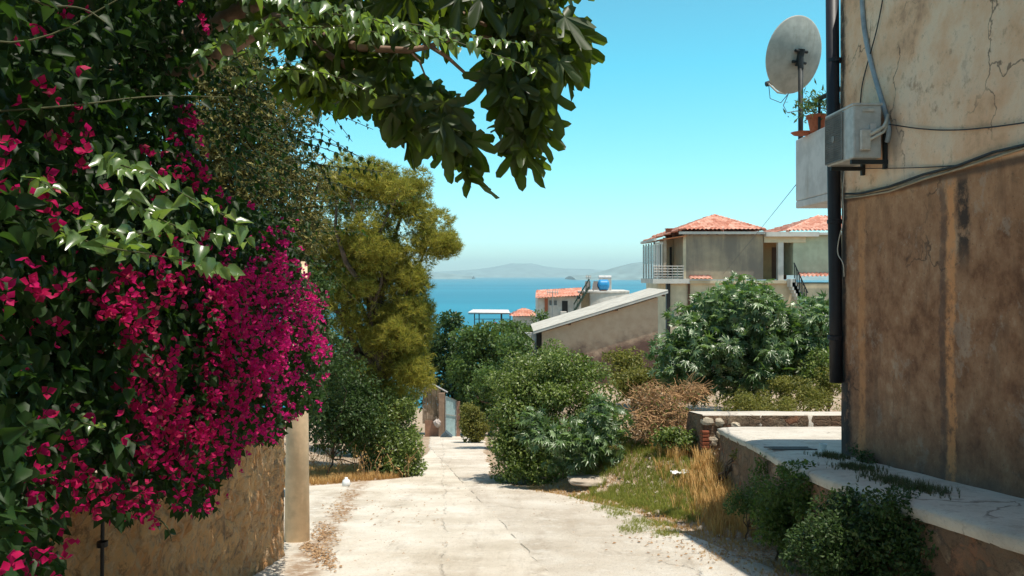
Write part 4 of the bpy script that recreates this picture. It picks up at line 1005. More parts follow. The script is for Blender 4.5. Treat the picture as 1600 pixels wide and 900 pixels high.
# ------------------------------------------------------------------ rocks and litter beside the lane
M_ROCK = stained('pale_rock', (.50, .42, .33), (.32, .24, .17), 3, (.5, .75), False, .95, .02, 12)
def rock(lab, px, py, w, d, h_, seed):
    c = gz(px, py); c[2] = ground(c[0], c[1]); r = np.random.default_rng(seed)
    th_ = np.linspace(0, 2*math.pi, 40, endpoint=False); ph = np.linspace(0, math.pi, 20)
    TH, PH = np.meshgrid(th_, ph); x = np.sin(PH)*np.cos(TH); y = np.sin(PH)*np.sin(TH); z = np.cos(PH)
    k = 1+.28*fbm(x*1.3+seed, y*1.3, z*1.3, s=seed)+.08*fbm(x*5, y*5, z*5, s=seed)
    e = lambda a: np.sign(a)*np.abs(a)**.75
    i = np.arange(20*40).reshape(20, 40); i2 = np.roll(i, -1, 1)
    F = np.stack([i[:-1], i[1:], i2[1:], i2[:-1]], -1).reshape(-1, 4)
    V = np.stack([c[0]+w*k*e(x), c[1]+d*k*e(y), c[2]+h_*(k*e(z)*.9+.35)], -1).reshape(-1, 3)
    tag(mesh_np('rock', V, F, M_ROCK, org=c, smooth_=True), lab, 'rock', 'rocks beside the lane')
rock('largest pale flat rock at the edge of the lane beside the big green shrub', 869, 756, .42, .3, .14, 3)
rock('flat pale rock sunk in the ground right of the larger one, nearest the grass', 930, 768, .55, .28, .07, 4)
rock('small pale rock behind the two flat ones at the foot of the shrub', 910, 748, .22, .18, .09, 7)
M_PLASTIC = plain('white_plastic', (.75, .75, .73), .4, var=.08)
c = gz(541, 761); o = MB().lathe([(.001, 0), (.06, .01), (.085, .06), (.07, .13), (.03, .165), (.03, .19), (.001, .19)], c+np.array((0, 0, .0)), 16).build('plastic_bottle', M_PLASTIC, org=c, sm=True)
tag(o, 'small crumpled white plastic bottle at the edge of the dry grass strip on the left', 'bottle')
c = np.array((2.85, 13.0, 0.)); c[2] = ground(2.85, 13.0)
r3 = np.random.default_rng(5); gxx, gyy = np.meshgrid(np.linspace(-.15, .15, 14), np.linspace(-.1, .1, 10))
o = grid_mesh('plastic_bag', c[0]+gxx, c[1]+gyy, c[2]+.05+.06*fbm(gxx*14, gyy*14, s=3)+.03, M_PLASTIC, org=c, sm=False); tag(o, 'crumpled white plastic bag lying in the green grass by the stone end', 'bag')
c = tz(1286, 706); o = MB().lathe([(.03, 0), (.045, .09), (.038, .09), (.025, .01)], c, 16).build('paper_cup', M_PLASTIC, org=c); tag(o, 'small white cup on the cement beside the corner of the stained house', 'cup')
#==PART4==
# ------------------------------------------------------------------ vegetation
def ev(px, py, Y, rpx, rpy, dep):
    c = P(px, py, Y); return (c[0], c[1], c[2], rpx/1200*Y, dep, rpy/1200*Y)

L_PINE = leafmat('pine_needles', (.018, .038, .010), (.66, .52, .09), .32, (.50, .52, .07), .6, .2, mid=(.10, .155, .030))
L_BROAD = leafmat('broad_green', (.012, .032, .008), (.11, .18, .040), .28, (.20, .32, .05), .5, .35)
L_DARK = leafmat('dark_green', (.014, .032, .009), (.060, .105, .025), .22, (.10, .20, .04), .5, .3)
L_YELLOWG = leafmat('yellow_green', (.05, .07, .015), (.26, .24, .05), .3, (.35, .36, .06), .55, .3, mid=(.12, .14, .03))
L_SHRUB = leafmat('shrub_green', (.012, .030, .007), (.26, .32, .08), .26, (.26, .40, .05), .42, .45, mid=(.055, .105, .022))
L_RIC = leafmat('castor_green', (.010, .034, .010), (.26, .36, .17), .25, (.22, .42, .05), .34, .7, mid=(.050, .115, .030))
L_OLIVE = leafmat('olive_leaf', (.015, .022, .008), (.36, .30, .09), .2, (.25, .26, .06), .6, .2, mid=(.045, .055, .018))
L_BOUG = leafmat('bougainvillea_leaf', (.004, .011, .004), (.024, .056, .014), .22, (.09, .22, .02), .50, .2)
L_SPRAY = leafmat('painted_sunlit_vine_leaf', (.03, .08, .02), (.16, .26, .09), .35, (.35, .55, .06), .28, .8)  # lighter copy of the vine leaf, sunlight painted into its colour
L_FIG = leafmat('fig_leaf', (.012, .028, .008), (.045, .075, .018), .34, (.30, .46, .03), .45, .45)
L_GRASS_D = leafmat('dry_grass', (.40, .20, .06), (.86, .58, .24), .3, (.6, .36, .10), .7, .2)
L_GRASS_G = leafmat('green_grass', (.08, .15, .02), (.40, .40, .08), .3, (.3, .36, .06), .6, .25)
L_DEADLEAF = leafmat('dead_leaf', (.20, .10, .05), (.50, .33, .18), .15, (.3, .18, .08), .8, .15)
n = NT('bract_magenta')
r = n.geo.outputs['Random Per Island']
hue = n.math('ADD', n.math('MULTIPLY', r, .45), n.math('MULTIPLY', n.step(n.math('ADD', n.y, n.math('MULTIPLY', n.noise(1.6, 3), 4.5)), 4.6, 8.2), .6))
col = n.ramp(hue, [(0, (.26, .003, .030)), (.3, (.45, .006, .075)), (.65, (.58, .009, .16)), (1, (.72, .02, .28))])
col = n.mix(n.math('MULTIPLY', n.step(r, .93, .96), .6), col, (.52, .20, .16))
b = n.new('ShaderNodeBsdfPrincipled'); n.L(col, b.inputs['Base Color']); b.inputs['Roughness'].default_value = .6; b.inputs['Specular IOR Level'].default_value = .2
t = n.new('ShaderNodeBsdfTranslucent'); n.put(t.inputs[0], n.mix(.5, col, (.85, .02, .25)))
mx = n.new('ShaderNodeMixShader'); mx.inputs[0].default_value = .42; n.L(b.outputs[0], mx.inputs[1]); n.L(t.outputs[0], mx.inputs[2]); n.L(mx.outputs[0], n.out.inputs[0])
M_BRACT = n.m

# pine
pbase = np.array((-3.7, 19.5, -3.4))
penv = [ev(555, 290, 19, 70, 48, 1.4), ev(612, 305, 19, 55, 48, 1.2), ev(662, 338, 19, 36, 34, .8), ev(698, 384, 19, 24, 24, .5), ev(600, 390, 19.3, 92, 66, 1.6),
        ev(640, 440, 19, 42, 38, .9), ev(550, 470, 19.3, 90, 75, 1.5), ev(615, 520, 19, 55, 52, 1.0), ev(560, 575, 19.5, 95, 52, 1.3), ev(650, 585, 18.7, 34, 26, .6), ev(505, 390, 19.5, 60, 100, 1.4), ev(590, 625, 19.6, 70, 40, 1.0), ev(655, 500, 19.2, 26, 40, .7), ev(640, 550, 19.2, 40, 40, .8), ev(668, 600, 18.9, 22, 22, .5)]
t = plant('pine_tree', 'golden green pine rising above the lane on the left, in front of the sea', 'pine tree', pbase, penv, 210, .34, T_TUFT, 30000, .14, L_PINE, M_BARK, .2,
          droop=-.75, limbs=26, jit=.45, shell=.3, inner=.22, split=.5)

def tree(lab, base, env, nc, cr, tm, nl, size, m, **k):
    return plant('broadleaf_tree', lab, 'tree', base, env, nc, cr, tm, nl, size, m, M_BARK, .14, group='trees in the hollow below the shed', **k)
tree('dense dark green tree rising behind the gate right beside the pine', (-4.2, 43, -7.4), [ev(690, 540, 43, 40, 50, 1.6), ev(680, 600, 43, 50, 50, 1.6), ev(700, 502, 43, 26, 16, .9), ev(725, 590, 43, 42, 62, 1.5), ev(735, 650, 42.5, 50, 40, 1.2)], 90, .5, T_SMALL, 12000, .22, L_DARK)
tree('rounded mid green tree whose top reaches the sea just left of the tile-roofed small house', (-1.1, 41, -7.0), [ev(755, 530, 41, 54, 26, 1.6), ev(750, 585, 41, 60, 55, 1.8), ev(790, 570, 41, 45, 50, 1.5), ev(770, 630, 41, 50, 45, 1.5)], 100, .48, T_SMALL, 12000, .21, L_BROAD)
tree('dark tree filling the gap low behind the pine trunk, left of the plank fence', (-4.0, 25, -4.25), [ev(600, 610, 25, 52, 70, 1.2), ev(560, 660, 24.5, 55, 60, 1.2), ev(620, 670, 25, 36, 45, .9), ev(530, 590, 25, 50, 90, 1.2)], 80, .34, T_SMALL, 11000, .13, L_DARK)
tree('low bright green tree in front of the white gable of the shed', (.4, 28.5, -5.0), [ev(805, 540, 28.5, 34, 22, .9), ev(815, 580, 28.5, 40, 40, 1.0), ev(775, 600, 28.5, 40, 35, 1.0)], 45, .36, T_SMALL, 5000, .14, L_BROAD)
tree('small leafy tree sticking up before the white house with the tall antenna', (2.8, 52, -8.5), [ev(848, 497, 52, 10, 14, .6), ev(838, 520, 52, 24, 14, 1.0), ev(800, 512, 52, 26, 10, 1.0)], 26, .5, T_SMALL, 2500, .22, L_BROAD)

def shrub(lab, base, env, nc, cr, tm, nl, size, m, name='shrub', cat='shrub', grp=None, tr=.03, **k):
    return plant(name, lab, cat, base, env, nc, cr, tm, nl, size, m, M_BARK, tr, group=grp, trunk_name='stems', leaf_name='foliage', split=.3, **k)
def gp(x, y): return (x, y, float(ground(x, y)))
shrub('yellow green bush spilling onto the left side of the lane below the pine', gp(-2.9, 17.9), [ev(615, 690, 17.8, 46, 48, .8), ev(640, 705, 17.6, 24, 34, .5), ev(575, 670, 18, 50, 50, .8), ev(610, 640, 18.2, 50, 25, .7), ev(612, 725, 17.6, 46, 26, .6), ev(648, 728, 17.4, 16, 22, .35)], 90, .2, T_SMALL, 13000, .075, L_SHRUB)
shrub('dark leafy undergrowth bush in the shade under the pine', gp(-4.1, 16.8), [ev(520, 650, 17, 60, 70, .9), ev(565, 640, 17.6, 50, 60, .8), ev(510, 570, 16.5, 45, 60, .8), ev(600, 730, 17.6, 30, 22, .4)], 90, .25, T_SMALL, 11000, .09, L_DARK)
shrub('dark climbing bush filling the gap behind the concrete pole', gp(-3.9, 13.2), [ev(492, 520, 13.4, 30, 60, .5), ev(470, 440, 13.4, 45, 60, .6), ev(488, 610, 13.6, 22, 50, .5)], 60, .18, T_HEART, 3800, .075, L_DARK)
shrub('rounded yellow green bush beside the pale blue gate', gp(-1.65, 33), [ev(738, 655, 33, 20, 30, .7), ev(745, 670, 33, 20, 22, .7), ev(728, 668, 33, 10, 20, .5)], 40, .2, T_SMALL, 5000, .11, L_YELLOWG)
RAG = 1.35
shrub('big dense olive green shrub on the right bank of the lane', gp(.8, 16.4), [ev(860, 602, 16.6, 88, 58, 1.0), ev(800, 640, 16.2, 40, 70, .7), ev(830, 680, 16, 62, 66, .8), ev(930, 640, 16.4, 48, 60, .8), ev(870, 575, 17, 70, 34, .9), ev(795, 715, 15.9, 34, 46, .5), ev(900, 700, 15.8, 80, 46, .8), ev(960, 690, 15.9, 34, 40, .6), ev(850, 730, 15.5, 60, 30, .5)], 230, .24, T_SMALL, 46000, .075, L_SHRUB, tr=.05, up=1.2)
shrub('blue green castor plant with star shaped leaves in front of the big dense shrub', gp(1.7, 14.7), [ev(885, 690, 14.7, 62, 42, .45), ev(945, 660, 14.8, 42, 48, .45), ev(920, 700, 14.6, 58, 42, .4), ev(830, 665, 14.8, 30, 28, .3)], 60, .2, T_STAR, 1300, .15, L_RIC, name='castor_plant', cat='castor plant', droop=.25, up=1.4)
shrub('huge castor bush with pale star leaves in front of the tiled house', gp(5.4, 18.8), [ev(1150, 525, 18.6, 112, 76, 1.5), ev(1062, 560, 18.4, 50, 52, 1.0), ev(1240, 535, 18.6, 56, 70, 1.2), ev(1150, 475, 18.8, 66, 38, 1.1), ev(1100, 600, 18.2, 66, 34, .8), ev(1190, 590, 18.2, 80, 36, .8), ev(1280, 500, 19, 30, 40, .8)], 150, .36, T_STAR, 8500, .18, L_RIC, name='castor_bush', cat='castor bush', droop=.2, tr=.07, up=1.3)
shrub('yellowish loose bush between the shed wall and the huge castor bush', gp(3.2, 20.5), [ev(985, 575, 20.5, 32, 28, .7), ev(1010, 600, 20, 30, 26, .6), ev(965, 555, 20.8, 24, 12, .5), ev(975, 605, 19.6, 34, 24, .6), ev(1000, 590, 20, 40, 22, .6)], 60, .2, T_SMALL, 7500, .085, L_YELLOWG)
shrub('yellow green weeds in a low strip behind the terrace kerb', gp(6.0, 16.2), [ev(1150, 630, 16, 50, 16, .6), ev(1200, 632, 16.0, 55, 16, .9), ev(1270, 630, 16.0, 46, 20, .9), ev(1260, 612, 16.4, 46, 20, .6), ev(1295, 600, 16.6, 20, 26, .5), ev(1225, 600, 16.8, 30, 14, .4)], 60, .16, T_SMALL, 12000, .055, L_YELLOWG, name='weed_clump', cat='weeds')
shrub('leafy weeds on the house side of the castor bush beside the downpipe', gp(7.2, 17.2), [ev(1285, 560, 17.2, 26, 22, .5), ev(1270, 585, 17, 24, 16, .5)], 24, .16, T_SMALL, 2200, .075, L_SHRUB, name='weed_clump', cat='weeds')
shrub('small green bush at the foot of the dry brown brush', gp(3.0, 14.2), [ev(1045, 682, 14.2, 32, 17, .3), ev(1075, 690, 14.0, 16, 14, .2)], 24, .11, T_HEART, 1500, .055, L_SHRUB)
RAG = 2.1
shrub('bright green bush leaning on the retaining wall in the sun', gp(2.72, 8.0), [ev(1240, 778, 7.7, 58, 54, .34), ev(1215, 812, 7.6, 44, 40, .28), ev(1275, 790, 7.3, 40, 58, .28), ev(1250, 838, 7.5, 50, 34, .25), ev(1205, 790, 8.0, 24, 24, .2)], 80, .10, T_HEART, 8500, .036, L_BROAD, up=1.2, tr=.015)
shrub('dark green bush in the house shadow at the foot of the retaining wall', gp(2.62, 5.9), [ev(1345, 826, 5.7, 92, 70, .36), ev(1420, 850, 5.4, 74, 66, .32), ev(1295, 850, 6.0, 50, 50, .3), ev(1300, 880, 6.1, 44, 40, .25), ev(1325, 795, 6.1, 40, 28, .2), ev(1450, 895, 5.3, 50, 40, .25), ev(1370, 910, 5.7, 90, 50, .3)], 110, .11, T_SMALL, 24000, .036, L_DARK, tr=.015)  # darker leaf material than its neighbour, house shade put into the colour
shrub('small green sprig growing between the dry grass and the retaining wall', gp(2.75, 9.1), [ev(1165, 785, 8.9, 32, 26, .2), ev(1185, 745, 9.2, 16, 34, .14), ev(1190, 800, 8.7, 20, 26, .2)], 34, .08, T_SMALL, 3200, .034, L_BROAD, tr=.01)
shrub('upright weed with toothed leaves at the corner between stone end and terrace wall', gp(3.05, 11.9), [ev(1163, 712, 11.4, 13, 24, .15)], 12, .08, T_SMALL, 700, .04, L_YELLOWG)

RAG = 1.0
# dry brown brush heap
r = np.random.default_rng(31)
db = thing('dry_brush', 'tangled heap of dry orange brown vines between the two castor plants', 'dry brush', gp(3.2, 15.6))
m1 = MB(); benv = [ev(1020, 625, 15.4, 38, 26, .5), ev(1045, 650, 15.2, 38, 26, .5), ev(1008, 665, 15.0, 24, 28, .4), ev(1075, 612, 15.8, 30, 12, .5)]
pts, _ = env_points(benv, 620, .25, r)
for p in pts:
    a = r.uniform(0, 6.28); L = r.uniform(.25, .75); d = np.array((math.cos(a), math.sin(a)*.6, r.uniform(-.9, .1)))
    q = [p+d*L*t+np.array((0, 0, -.25*t*t*L))+r.normal(size=3)*.03 for t in np.linspace(-.5, .5, 6)]
    m1.tube(q, .0055, 3, False)
m1.build('dry_vines', M_TWIG, db)
pts, u = env_points(benv, 4200, .3, r)
scatter('green_leaves', T_SMALL, pts[:900], r.normal(size=(900, 3)), r.normal(size=(900, 3)), r.uniform(.04, .08, 900), L_SHRUB, db)
scatter('dry_leaves', T_SMALL, pts, r.normal(size=(4200, 3))+np.array((0, 0, -.5)), r.normal(size=(4200, 3)), r.uniform(.03, .075, 4200), L_DEADLEAF, db)

# ---- grasses and litter on the ground (nobody could count them)
def strew(name, lab, cat, pts_xy, tm, h0, h1, m, flat=False, z=None):
    xy = np.asarray(pts_xy); N = len(xy); zz = ground(xy[:, 0], xy[:, 1]) if z is None else z(xy)
    pos = np.stack([xy[:, 0], xy[:, 1], zz], 1); s = rng.uniform(h0, h1, N)
    if tm is T_GRASS:
        a = rng.uniform(0, 6.28, N); d = np.stack([np.cos(a), np.sin(a), 0*a], 1); nr = np.tile((0, 0, 1.), (N, 1))
    else:
        d = rng.normal(size=(N, 3))*(1, 1, .12); nr = np.tile((0, 0, 1.), (N, 1))+rng.normal(size=(N, 3))*.2; pos[:, 2] += .012
    o = scatter(name, tm, pos, d, nr, s, m)
    return tag(o, lab, cat, kind='stuff')
def blob(px, py, rpx, rpy, n_, seed=0):
    r = np.random.default_rng(seed+int(px)); c = gz(px, py) ; k = gz(px, py+rpy)
    ry = abs(c[1]-k[1]); rx = rpx/1200*c[1]
    u = r.normal(size=(n_, 2))*.5; u = u[np.linalg.norm(u, axis=1) < 1.25]
    return np.stack([c[0]+u[:, 0]*rx+u[:, 1]*ry*c[0]/c[1], c[1]+u[:, 1]*ry], 1)
xs = rng.uniform(-7.6, -2.5, 9000); yy = rng.uniform(14.6, 19.5, 9000)
k = (xs < lane_left(yy)-.12+.3*vnoise(xs*1.5, yy*1.5, s=3)) & ((xs-800)*0 == 0)
strew('dry_grass', 'short golden dry grass strip at the left of the lane under the pine', 'dry grass', np.stack([xs[k], yy[k]], 1), T_GRASS, .06, .20, L_GRASS_D)
# tall dry stems above it
m1 = MB(); r = np.random.default_rng(8)
dw = thing('dry_weeds', 'tall dry seed stalks standing behind the golden grass strip', 'dry weeds', gp(-4.3, 17.4))
sp_ = []
for i in range(70):
    px = r.uniform(486, 640); Yw = r.uniform(16.4, 18); x = hx(px, Yw); zb = float(ground(x, Yw)); hh_ = r.uniform(.25, .75)
    q = [np.array((x, Yw, zb)), np.array((x+r.normal()*.05, Yw, zb+hh_*.5)), np.array((x+r.normal()*.14, Yw+r.normal()*.05, zb+hh_))]
    m1.tube(q, .006, 3, False)
    for j in range(7): sp_.append(q[1]+(q[2]-q[1])*r.uniform(.1, 1.05)+r.normal(size=3)*.035)
m1.build('stalks', M_TWIG, dw); sp_ = np.array(sp_)
scatter('seed_heads', T_SMALL, sp_, r.normal(size=sp_.shape)+np.array((0, 0, .8)), r.normal(size=sp_.shape), r.uniform(.03, .06, len(sp_)), L_GRASS_D, dw)
# right verge: tall yellow grass
g1 = np.concatenate([blob(1125, 775, 60, 40, 1500, 1), blob(1085, 760, 55, 24, 700, 2), blob(1150, 810, 50, 26, 700, 3), blob(1110, 735, 50, 16, 600, 4), blob(1180, 790, 40, 40, 600, 5)])
# blobs were laid out on the lane's plane: move them on to the bank
def onbank(a, dx=.35): a = a.copy(); a[:, 0] += dx; return a
g1 = g1[(g1[:, 0] < np.interp(g1[:, 1], ey, ex)-.06)]
g1 = g1[fbm(g1[:, 0]*2.6, g1[:, 1]*2.2, s=51) > -.45]
strew('yellow_grass', 'tall straw yellow grass on the bank before the terrace wall', 'dry grass', g1, T_GRASS, .08, .36, L_GRASS_D)
g2 = np.stack([rng.uniform(1.4, 3.6, 9000), rng.uniform(10.8, 15.4, 9000)], 1)
den = fbm(g2[:, 0]*1.2, g2[:, 1]*1.0, s=44)
k = (den > -.3) & (g2[:, 0] < np.interp(g2[:, 1], ey, ex, right=3.3)-.1) & (g2[:, 0] > lane_right(g2[:, 1])+.25)
strew('green_grass', 'short green grass on the bank between the rocks and the stone end', 'grass', g2[k], T_GRASS, .05, .13, L_GRASS_G)
g3 = np.concatenate([blob(px, py, 24, 7, 230, i) for i, (px, py) in enumerate(((915, 778), (945, 783), (975, 792), (1005, 790), (968, 805), (1000, 818), (1030, 822), (1040, 836), (990, 830), (1060, 805), (950, 796), (1025, 800), (1085, 812)))])
strew('grass_tufts', 'flat green and yellow tufts dotted along the edge of the lane', 'grass', g3, T_GRASS, .03, .085, L_GRASS_G)
g4 = np.stack([rng.uniform(.3, 3.0, 11000), rng.uniform(6.5, 16, 11000)], 1)
k = (g4[:, 0] > lane_right(g4[:, 1])-.3+.35*vnoise(g4[:, 0]*2, g4[:, 1]*2, s=9)) & (g4[:, 0] < np.interp(g4[:, 1], ey, ex, right=3.3)-.05) & (vnoise(g4[:, 0]*2.3, g4[:, 1]*2.3, s=19) > -.5)
strew('straw', 'thin scattered straw and stubble on the bare earth of the right verge', 'straw', g4[k], T_GRASS, .02, .07, L_GRASS_D)
lf = []
for (px, py, rx, ry, n_) in ((505, 838, 24, 20, 260), (530, 800, 24, 22, 160), (500, 868, 20, 14, 180), (545, 775, 20, 8, 60), (480, 858, 10, 8, 120), (515, 885, 14, 14, 80), (1150, 868, 80, 22, 160), (1040, 850, 80, 30, 80), (620, 800, 90, 40, 45), (1215, 860, 30, 20, 160)):
    lf.append(blob(px, py, rx, ry, n_, 60))
lf = np.concatenate(lf)
strew('leaf_litter', 'brown fallen leaves gathered along the edges of the lane and at the pole', 'fallen leaves', lf, T_SMALL, .025, .06, L_DEADLEAF, z=lambda a: np.where((a[:, 0] > lane_left(a[:, 1])) & (a[:, 0] < lane_right(a[:, 1])), -SL*a[:, 1]+.022, ground(a[:, 0], a[:, 1])+.01))
pe = []
r = np.random.default_rng(77)
N = 2600; xs = r.uniform(-3, 3.2, N); yy = r.uniform(6.5, 17, N); inl = (xs > lane_left(yy)+.1) & (xs < lane_right(yy)-.05)
k = (r.uniform(size=N) < np.where(inl, np.where(np.abs(xs-lane_right(yy)) < .8, .55, .12), .8)) & (xs < np.interp(yy, ey, ex, right=3.3)-.05)
xs, yy, inl = xs[k], yy[k], inl[k]
TV = np.array([(0, 0, .5), (.5, 0, .1), (.1, .5, .1), (-.5, .1, .1), (0, -.5, .1)]); TP = (TV, np.array([(0, 1, 2), (0, 2, 3), (0, 3, 4), (0, 4, 1)]))
pos = np.stack([xs, yy, np.where(inl, -SL*yy+.018, ground(xs, yy)-.003)], 1)
o = scatter('pebbles', TP, pos, r.normal(size=(len(xs), 3))*(1, 1, .1), np.tile((0, 0, 1.), (len(xs), 1)), r.uniform(.012, .045, len(xs)), M_ROCK)
tag(o, 'small loose pebbles on the verge and the lane', 'pebbles', kind='stuff')
r = np.random.default_rng(52); xs = r.uniform(1.2, 3.1, 260); yy = r.uniform(6.8, 15.5, 260)
k = (xs > lane_right(yy)-.15) & (xs < np.interp(yy, ey, ex, right=3.3)-.15); xs, yy = xs[k], yy[k]
pos = np.stack([xs, yy, ground(xs, yy)-.006], 1)
tag(scatter('broken_stones', TP, pos, r.normal(size=(len(xs), 3))*(1, 1, .2), np.tile((0, 0, 1.), (len(xs), 1))+r.normal(size=(len(xs), 3))*.2, r.uniform(.05, .12, len(xs)), M_ROCK), 'broken stones lying in the earth of the right verge', 'stones', kind='stuff')
# weeds on the terrace strip
wx = []
for (px, py, rx, ry, n_) in ((1300, 714, 26, 8, 260), (1340, 732, 34, 9, 320), (1390, 752, 34, 8, 260), (1440, 766, 36, 6, 260), (1355, 706, 26, 9, 160), (1325, 702, 16, 8, 120)):
    c = tz(px, py); r = np.random.default_rng(px); q = r.normal(size=(n_, 2))*.5
    wx.append(np.stack([c[0]+q[:, 0]*rx/1200*c[1]*.9, c[1]+q[:, 1]*.35], 1))
wx = np.concatenate(wx); wx = wx[(wx[:, 0] < WX-.02) & (wx[:, 0] > np.interp(wx[:, 1], ey, ex)+.1)]
strew('terrace_weeds', 'low dark weeds growing in a crack along the cement terrace', 'weeds', wx, T_GRASS, .025, .07, leafmat('weed_dark', (.02, .035, .012), (.12, .13, .04), .2), z=lambda a: T(a[:, 1])+.0)
shrub('dark little weed at the foot of the stained wall on the terrace', (3.6, 7.9, T(7.9)), [(3.60, 7.9, T(7.9)+.07, .06, .3, .08)], 14, .05, T_SMALL, 420, .03, L_DARK, name='weed_clump', cat='weeds')

# ------------------------------------------------------------------ olive-like tree behind the vine
oenv = [ev(400, 170, 11.5, 110, 80, 1.0), ev(430, 290, 11.5, 80, 100, 1.0), ev(350, 250, 11.5, 90, 110, 1.0), ev(455, 370, 11.4, 40, 60, .8), ev(320, 100, 11.8, 100, 70, 1.0), ev(380, 400, 11.8, 90, 90, 1.0), ev(300, 300, 12, 100, 160, 1)]
plant('olive_tree', 'olive tree with small pale glinting leaves between the bougainvillea and the pine', 'olive tree', (-4.2, 11.8, float(ground(-4.2, 11.8))), oenv, 170, .36, T_OLIVE, 52000, .10, L_OLIVE, M_BARK, .14, limbs=16, jit=.9, droop=.1)

# ------------------------------------------------------------------ fig tree reaching over from the left
r = np.random.default_rng(19)
fg = thing('fig_tree', 'dark fig tree with big lobed leaves hanging over the lane from the upper left', 'fig tree', (-3.3, 4.4, -.75))
FY = 3.3
br = MB()
n0 = np.array((-3.2, 4.3, 2.2)); n1 = P(430, 30, 3.9); n2 = P(565, 75, FY); n3 = P(640, 79, FY); n4 = P(672, 72, FY)
br.tube(limb((-3.3, 4.4, -1.2), n0, 6, .04, r), np.linspace(.13, .1, 7), 12)
br.tube(limb(n0, n1, 5, .05, r)+[n2, n3, n4], list(np.linspace(.09, .035, 6))+[.017, .014, .012], 10)
tips = []
def twig(path, r0=.012):
    br.tube(path, np.linspace(r0, r0*.45, len(path)), 6); tips.append(path)
twig([n3, P(655, 95, FY), P(666, 122, FY)], .008)
twig([n4, P(700, 90, FY), P(735, 122, FY+.05), P(765, 126, FY+.1)], .011)
twig([n4, P(720, 55, FY), P(790, 60, FY+.1), P(840, 90, FY+.15)], .011)
twig([P(735, 122, FY+.05), P(790, 140, FY), P(815, 165, FY)])
twig([n0, P(520, -60, 4.0), P(640, -40, 3.7), P(760, -20, 3.5), P(860, 10, 3.4)], .05)
twig([n1, P(520, 90, 3.6), P(600, 140, 3.5), P(650, 180, 3.4)], .02)
twig([P(640, -40, 3.7), P(700, 10, 3.4), P(760, 40, 3.3)], .018)
br.build('trunk', M_BARK_F, fg, sm=True)
fl = []
def figs(px, py, rx, ry, dy, n_, Y=FY):
    for i in range(n_):
        a = r.uniform(0, 6.28); q = math.sqrt(r.uniform())
        fl.append(P(px+rx*q*math.cos(a), py+ry*q*math.sin(a), Y+r.uniform(-dy, dy)))
figs(655, 155, 55, 30, .2, 22); figs(695, 205, 34, 34, .2, 16); figs(640, 190, 28, 28, .15, 7)
figs(805, 110, 42, 45, .2, 34); figs(820, 160, 40, 36, .2, 24); figs(865, 60, 30, 42, .2, 16)
figs(740, 10, 150, 30, .4, 66, 3.4); figs(820, 35, 66, 40, .35, 36, 3.4); figs(560, 30, 120, 45, .5, 60, 3.8); figs(540, 110, 60, 30, .3, 22, 3.6)
figs(420, -10, 160, 45, .6, 60, 4.2); figs(720, -80, 200, 60, .6, 90, 3.6); figs(480, -100, 200, 50, .8, 90, 4.2); figs(840, -60, 60, 50, .4, 40, 3.4)
for i in range(3000):  # leaves added out of view to shade the vine, gap left for the spray
    y = r.uniform(-3.2, 5.4); x = r.uniform(-3.4, (-.95 if y > 1 else -.3) if y < 2.5 else -.55); z = max(1.6+.40*y+.25, 2.7)+r.uniform(0, 1.5)
    if z > 2.9: fl.append(np.array((x, y, z)))
figs(820, 215, 34, 32, .15, 12); figs(898, 80, 24, 34, .15, 9); figs(728, 240, 16, 34, .1, 6); figs(560, 60, 80, 36, .4, 34, 3.7); figs(500, 110, 60, 50, .4, 36, 3.9); figs(600, 120, 50, 40, .3, 22, 3.5)
fl = np.array(fl); N = len(fl)
d = np.array((0, 0, -1.))+r.normal(size=(N, 3))*(.5, .35, .35); nr = np.stack([r.normal(size=N)*.9, -1+r.normal(size=N)*.8, .55+r.normal(size=N)*.5], 1)
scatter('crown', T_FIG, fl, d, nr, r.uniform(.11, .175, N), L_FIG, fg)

# ------------------------------------------------------------------ bougainvillea over the wall
r = np.random.default_rng(23)
bg = thing('bougainvillea', 'huge bougainvillea with magenta flowers and glossy leaves hanging over the stone wall', 'bougainvillea', (-2.75, 5.0, -.8))
poly = np.array([(-90, -120), (470, -120), (440, 40), (370, 60), (300, 120), (300, 230), (345, 300), (400, 325), (455, 350), (470, 420), (492, 480), (503, 560), (500, 630), (455, 650), (432, 690), (385, 690), (350, 740), (318, 800), (268, 800), (255, 770), (200, 815), (95, 780), (85, 860), (100, 920), (90, 1000), (-90, 1000)], float)
def inside(px, py, pg):
    c = np.zeros(len(px), bool); j = len(pg)-1
    for i in range(len(pg)):
        a = (pg[i, 1] > py) != (pg[j, 1] > py)
        with np.errstate(all='ignore'):
            x = (pg[j, 0]-pg[i, 0])*(py-pg[i, 1])/(pg[j, 1]-pg[i, 1])+pg[i, 0]
        c ^= a & (px < x); j = i
    return c
def Yfront(px, py): return np.interp(px, [-90, 0, 200, 330, 420, 500], [1.75, 1.95, 2.75, 3.9, 5.1, 6.6])
def vine_pts(n_, thick, power=1.0):
    out = []
    while sum(len(o) for o in out) < n_:
        m_ = 40000; px = r.uniform(-90, 505, m_); py = r.uniform(-120, 1000, m_); Yf = Yfront(px, py)
        k = inside(px, py, poly) & (r.uniform(size=m_) < (Yf/6.6)**2)
        px, py, Yf = px[k], py[k], Yf[k]
        bul = .32*fbm(px/110*Yf/3, py/110*Yf/3, s=70)*(Yf/3)**.5
        Y = Yf+bul+thick*r.uniform(size=len(px))**power*(.6+Yf*.22)
        out.append(np.stack([px, py, Y, Yf], 1))
    o = np.concatenate(out)[:n_]
    return np.stack([(o[:, 0]-800)/1200*o[:, 2], o[:, 2], 1.6+(430-o[:, 1])/1200*o[:, 2]], 1), o
out_dir = np.array((.75, -.5, .2))
p, o = vine_pts(24000, 1.1)
